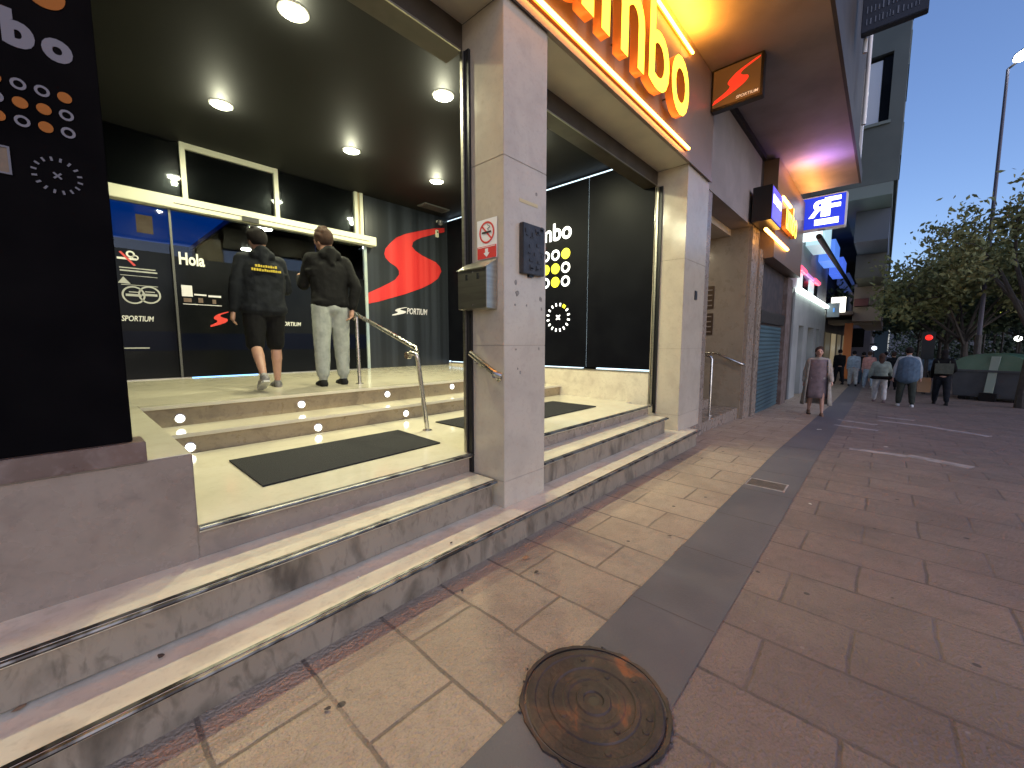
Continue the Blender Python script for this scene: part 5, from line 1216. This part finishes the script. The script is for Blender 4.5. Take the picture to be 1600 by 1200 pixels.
    # bottom
    if bottom:
        bt = MB(); cap(bt, pel+Vector((0, 0, -.01*u)), pel+Vector((0, 0, .005*u)), .076*u*fat, .066*u*fat, .95, 1.22)
        for i in (0, 1):
            hp, kn, an = J['H', i], J['K', i], J['A', i]
            if shorts: cap(bt, hp, kn.lerp(hp, .06), .062*u*fat, .050*u)
            else: cap(bt, hp, kn, .064*u*fat, .049*u); cap(bt, kn, kn.lerp(an, .80), .050*u, .039*u); cap(bt, kn.lerp(an, .78), kn.lerp(an, .93), .040*u, .026*u)
        fuse(bt, 'shorts' if shorts else 'trousers', bottom, t, vx*1.15, 4, .012)
    if dress or coat:
        for key, m_, r0, r1, z0_, z1_, f0 in (('dress', dress, .098, .102, .25, .80, 0), ('coat', coat, .112, .15, .15, .80, .85)):
            if not m_: continue
            g = MB(); n = 22; vs = []; rows = 9
            for r_ in range(rows):
                f = r_/(rows-1); z = (z0_+(z1_-z0_)*f)*u; rr = (r1+(r0-r1)*f)*u
                for kk_ in range(n):
                    a = f0+(2*PI-2*f0)*kk_/(n-1 if f0 else n); w2 = 1+.07*math.sin(a*6+r_*.3)*(1-f)
                    vs.append((rr*.85*math.cos(a)*w2, rr*1.2*math.sin(a)*w2, z))
            m = n-1 if f0 else n
            fs = [(i*n+j, i*n+(j+1) % n, (i+1)*n+(j+1) % n, (i+1)*n+j) for i in range(rows-1) for j in range(m)]
            g.add(vs, fs); o = g.build(key, m_, t, smooth=True)
            md = o.modifiers.new('th', 'SOLIDIFY'); md.thickness = .008
    for i, (an, fwd, dn) in enumerate(shoes):
        sm_ = MB(); h = an+dn*.018*u; cap(sm_, h-fwd*.012*u, h+fwd*.06*u, .026*u, .020*u, 1, .95); cap(sm_, h+fwd*.05*u+dn*.004*u, h+fwd*.106*u+dn*.008*u, .024*u, .018*u); cap(sm_, an, an+dn*.02*u, .023*u, .024*u)
        o = fuse(sm_, 'shoe', shoe[0], t, vx*.8, 2)
        so_ = MB(); sw_ = Vector((0, 1, 0)); a0 = h-fwd*.036*u+dn*.017*u; ring = []
        for (f, w2) in ((0, .016), (.02, .023), (.07, .022), (.11, .027), (.14, .020), (.155, .008)): ring.append((f, w2))
        pts = [a0+fwd*f*u+sw_*w2*u for f, w2 in ring]+[a0+fwd*f*u-sw_*w2*u for f, w2 in reversed(ring)]
        so_.prism(pts, dn*.012*u); keep_ = so_.build('sole', shoe[1], o)
    return t, J
blk = cm('black_cloth', (.0045, .0045, .005)); nav = cm('dark_navy_cloth', (.006, .0075, .010), (.010, .012, .016)); grey = cm('light_grey_fleece', (.30, .32, .29), (.23, .25, .23))
hb = cm('black_hair', (.012, .010, .010)); hbr = cm('brown_hair', (.055, .032, .024)); shw = (cm('grey_white_shoe', (.32, .30, .28), (.06, .06, .06)), cm('white_sole', (.5, .5, .46))); shb = (cm('black_shoe', (.012, .012, .012)), cm('black_sole', (.02, .02, .02)))

pm1 = hit(420, 607, 2, z5(4.85)); pm2 = hit(522, 601, 2, z5(4.95))
t1, J1 = person('man from behind in a dark hoodie with yellow print, dark shorts and sneakers', (pm1.x, pm1.y, z5(pm1.y)), R(88), 1.70,
    [(-.12, .28, .22), (.30, .30, 1.5)], [(-.12, .62, .05), (.16, .06, .05)], nav, blk, shw, hb, True, .03, (.3, .18), shorts=True, top_len=.045, fat=1.12)
# print on the back
for s_, zz, wd in (('TEAM', .745, .17), ('RACING', .715, .24)): pass
mb = MB(); rnd = random.Random(2); u = 1.70
for r_, (z, wd) in enumerate(((1.245, .20), (1.205, .27))):
    y = -wd/2
    while y < wd/2:
        w_ = rnd.uniform(.010, .02); mb.box(-.158-.004*(r_), -.150, y, y+w_, z, z+rnd.uniform(.018, .026)); y += w_+.006
o = mb.build('back_print', mat('yellow_print', (.50, .38, .03), .7)); o.parent = t1
H2 = 1.80
hand_w = hit(551, 486, 1, pm2.y-.12)
a2 = R(84); loc2 = Vector((pm2.x, pm2.y, z5(pm2.y)))
lw = Matrix.Rotation(-a2, 3, 'Z')@(Vector((hand_w.x, hand_w.y, hand_w.z+.03))-loc2)
t2, J2 = person('man from behind in a black sweater and light grey trousers gripping the handrail', loc2, a2, H2,
    [(.45, .2, 1.5), (.1, .16, .1)], [(-.03, .03, .05), (.06, .04, .05)], blk, grey, shb, hbr, True, .05, (.5, .30), top_len=.02, grip=[None, lw])
mb = MB()
for z in (.62, .60): mb.box(-.02, .06, .118, .128, z*H2*.62, z*H2*.62+.09)
gp = 'walkers on the avenue pavement'
def walker(px, py, top_px, lab, rz, arms, legs, top, bottom, shoe, hair, **kw):
    p = gpos(px, py); D = (p-CAM).dot(FW); H = (py-top_px)/FPX*D*1.0
    return person(lab, p, rz, H, arms, legs, top, bottom, shoe, hair, group=gp, **kw)[0], p, H
st = [(.18, .04, .05), (-.15, .25, .05)]
AR = [(-.1, .12, .25), (.15, .12, .25)]
mauve = cm('mauve_cloth', (.19, .145, .15)); beige = cm('beige_cloth', (.34, .31, .26)); lblue = cm('pale_blue_cloth', (.33, .42, .50)); denim = cm('denim_blue', (.075, .12, .17)); dgreen = cm('dark_green_cloth', (.035, .043, .035)); lg = cm('pale_grey_cloth', (.30, .34, .36)); sage = cm('sage_cloth', (.20, .25, .22)); white = cm('white_cloth', (.48, .50, .50)); pink = cm('pink_cloth', (.50, .27, .24)); olive = cm('olive_bag', (.075, .085, .065))
shw2 = (white, white)
walker(1273, 648, 540, 'woman in a mauve dress and open beige coat walking towards the camera', R(190), [(.1, .25, .5), (-.1, .25, .2)], st, beige, None, (cm('tan_shoe', (.22, .13, .08)), blk), hbr, dress=mauve, coat=beige, hairlen=.10)
walker(1331, 603, 547, 'walker in a pale blue shirt and white trousers far ahead', R(5), AR, st, lblue, white, shb, hb)
walker(1355, 606, 548, 'walker with a pink top beside the one in the pale blue shirt', R(10), AR, st, pink, lblue, shw2, hbr)
walker(1346, 600, 549, 'walker in black further behind the pink top', R(0), AR, st, blk, denim, shb, hb)
t3, p3, H3 = walker(1372, 628, 551, 'woman with long brown hair, sage sweater and white trousers', R(5), [(-.1, .3, .2), (.2, .3, .3)], st, sage, white, (mauve, mauve), hbr, hairlen=.20)
mb = MB(); mb.box(-.20, .16, -.26, .22, .47*H3, .53*H3); o = mb.build('waist_jacket', blk, t3, bevel=.03)
t4, p4, H4 = walker(1413, 635, 541, 'man in a denim blue vest over pale sleeves with dark green trousers', R(3), [(-.05, .30, .15), (.05, .28, .15)], [(.10, .04, .08), (-.08, .10, .08)], lg, dgreen, shw2, hb, fat=1.0)
vm = MB(); u = H4; pz = .515*u
cap(vm, (0, 0, pz-.03*u), (0, 0, pz+.10*u), .112*u, .112*u, 1.0, 1.34); cap(vm, (0, 0, pz+.1*u), (0, 0, pz+.21*u), .112*u, .106*u, 1.0, 1.38); fuse(vm, 'vest', denim, t4, .014, 3, .01)
t5, p5, H5 = walker(1443, 612, 548, 'walker in a blue jacket carrying a brown paper bag', R(0), [(.1, .15, .2), (0, .1, .1)], st, denim, blk, shb, hb)
pb_ = gpos(1441, 628); mb = MB(); mb.hexa([(-.06, -.13, -.0), (.06, -.13, 0), (.06, .13, 0), (-.06, .13, 0), (-.07, -.14, .40), (.07, -.14, .40), (.07, .14, .40), (-.07, .14, .40)])
o = mb.build('paper_bag', mat('kraft_paper', (.32, .20, .11), .8)); o.location = (pb_.x, pb_.y, pb_.z+.28); tag(o, 'large brown paper bag hanging between the blue jacket and the black outfit', 'bag')
mb = MB(); mb.tube([(0, -.08, .42), (0, -.05, .56), (0, .05, .56), (0, .08, .42)], .008, 6); mb.build('handle', 'bark', o)
t6, p6, H6 = walker(1468, 632, 545, 'woman in black with a flat olive backpack', R(0), [(0, .15, .3), (.2, .3, .9)], st, blk, nav, shb, hb, hairlen=.06)
mb = MB(); mb.box(-.24, -.13, -.17, .17, .56*H6, .74*H6); o = mb.build('backpack', olive); o.location = p6; tag(o, 'olive grey backpack on the back of the woman in black', 'backpack'); 
mb = MB()
for s in (-1, 1): mb.tube([(-.14, s*.10, .74*H6), (-.02, s*.11, .80*H6), (.06, s*.11, .74*H6)], .012, 6)
mb.build('strap', olive, o)
walker(1309, 600, 545, 'walker in black half hidden behind the woman in the beige coat', R(20), AR, st, blk, nav, shb, hb)
walker(1392, 608, 549, 'walker in a dark jacket between the sage sweater and the denim vest', R(0), AR, st, nav, blk, shb, hbr)
walker(1380, 598, 549, 'farthest walker in grey in the middle of the crowd', R(0), AR, st, cm('mid_grey', (.12, .12, .13)), blk, shb, hb)
# ------------------------------------------------------------------ world
w = bpy.data.worlds.new('World'); SC.world = w; w.use_nodes = True; nt = w.node_tree; bg = nt.nodes['Background']
sky = nt.nodes.new('ShaderNodeTexSky'); sky.sky_type = 'NISHITA'; sky.sun_disc = False
SEL, SRO = R(25), R(200)
sky.sun_elevation = SEL; sky.sun_rotation = SRO; sky.ozone_density = 4.8; sky.air_density = 1.0; sky.dust_density = 1.0
mx = nt.nodes.new('ShaderNodeMix'); mx.data_type = 'RGBA'; mx.blend_type = 'MULTIPLY'; mx.inputs[0].default_value = 1; mx.inputs[7].default_value = (1.02, .945, 1.03, 1)
nt.links.new(sky.outputs[0], mx.inputs[6]); nt.links.new(mx.outputs[2], bg.inputs[0]); bg.inputs[1].default_value = .15
sl = bpy.data.lights.new('sun', 'SUN'); sl.energy = .22; sl.angle = R(50); sl.color = (1, .74, .62)
so = bpy.data.objects.new('sun', sl); C.objects.link(so); so.rotation_euler = Vector((math.sin(SRO)*math.cos(SEL), math.cos(SRO)*math.cos(SEL), math.sin(SEL))).to_track_quat('Z', 'Y').to_euler()
SC.view_settings.view_transform = 'Standard'; SC.view_settings.look = 'None'; SC.view_settings.exposure = .5; SC.view_settings.gamma = 1
SC.render.engine = 'CYCLES'; SC.cycles.use_denoising = True
SC.cycles.max_bounces = 8; SC.cycles.sample_clamp_indirect = 6
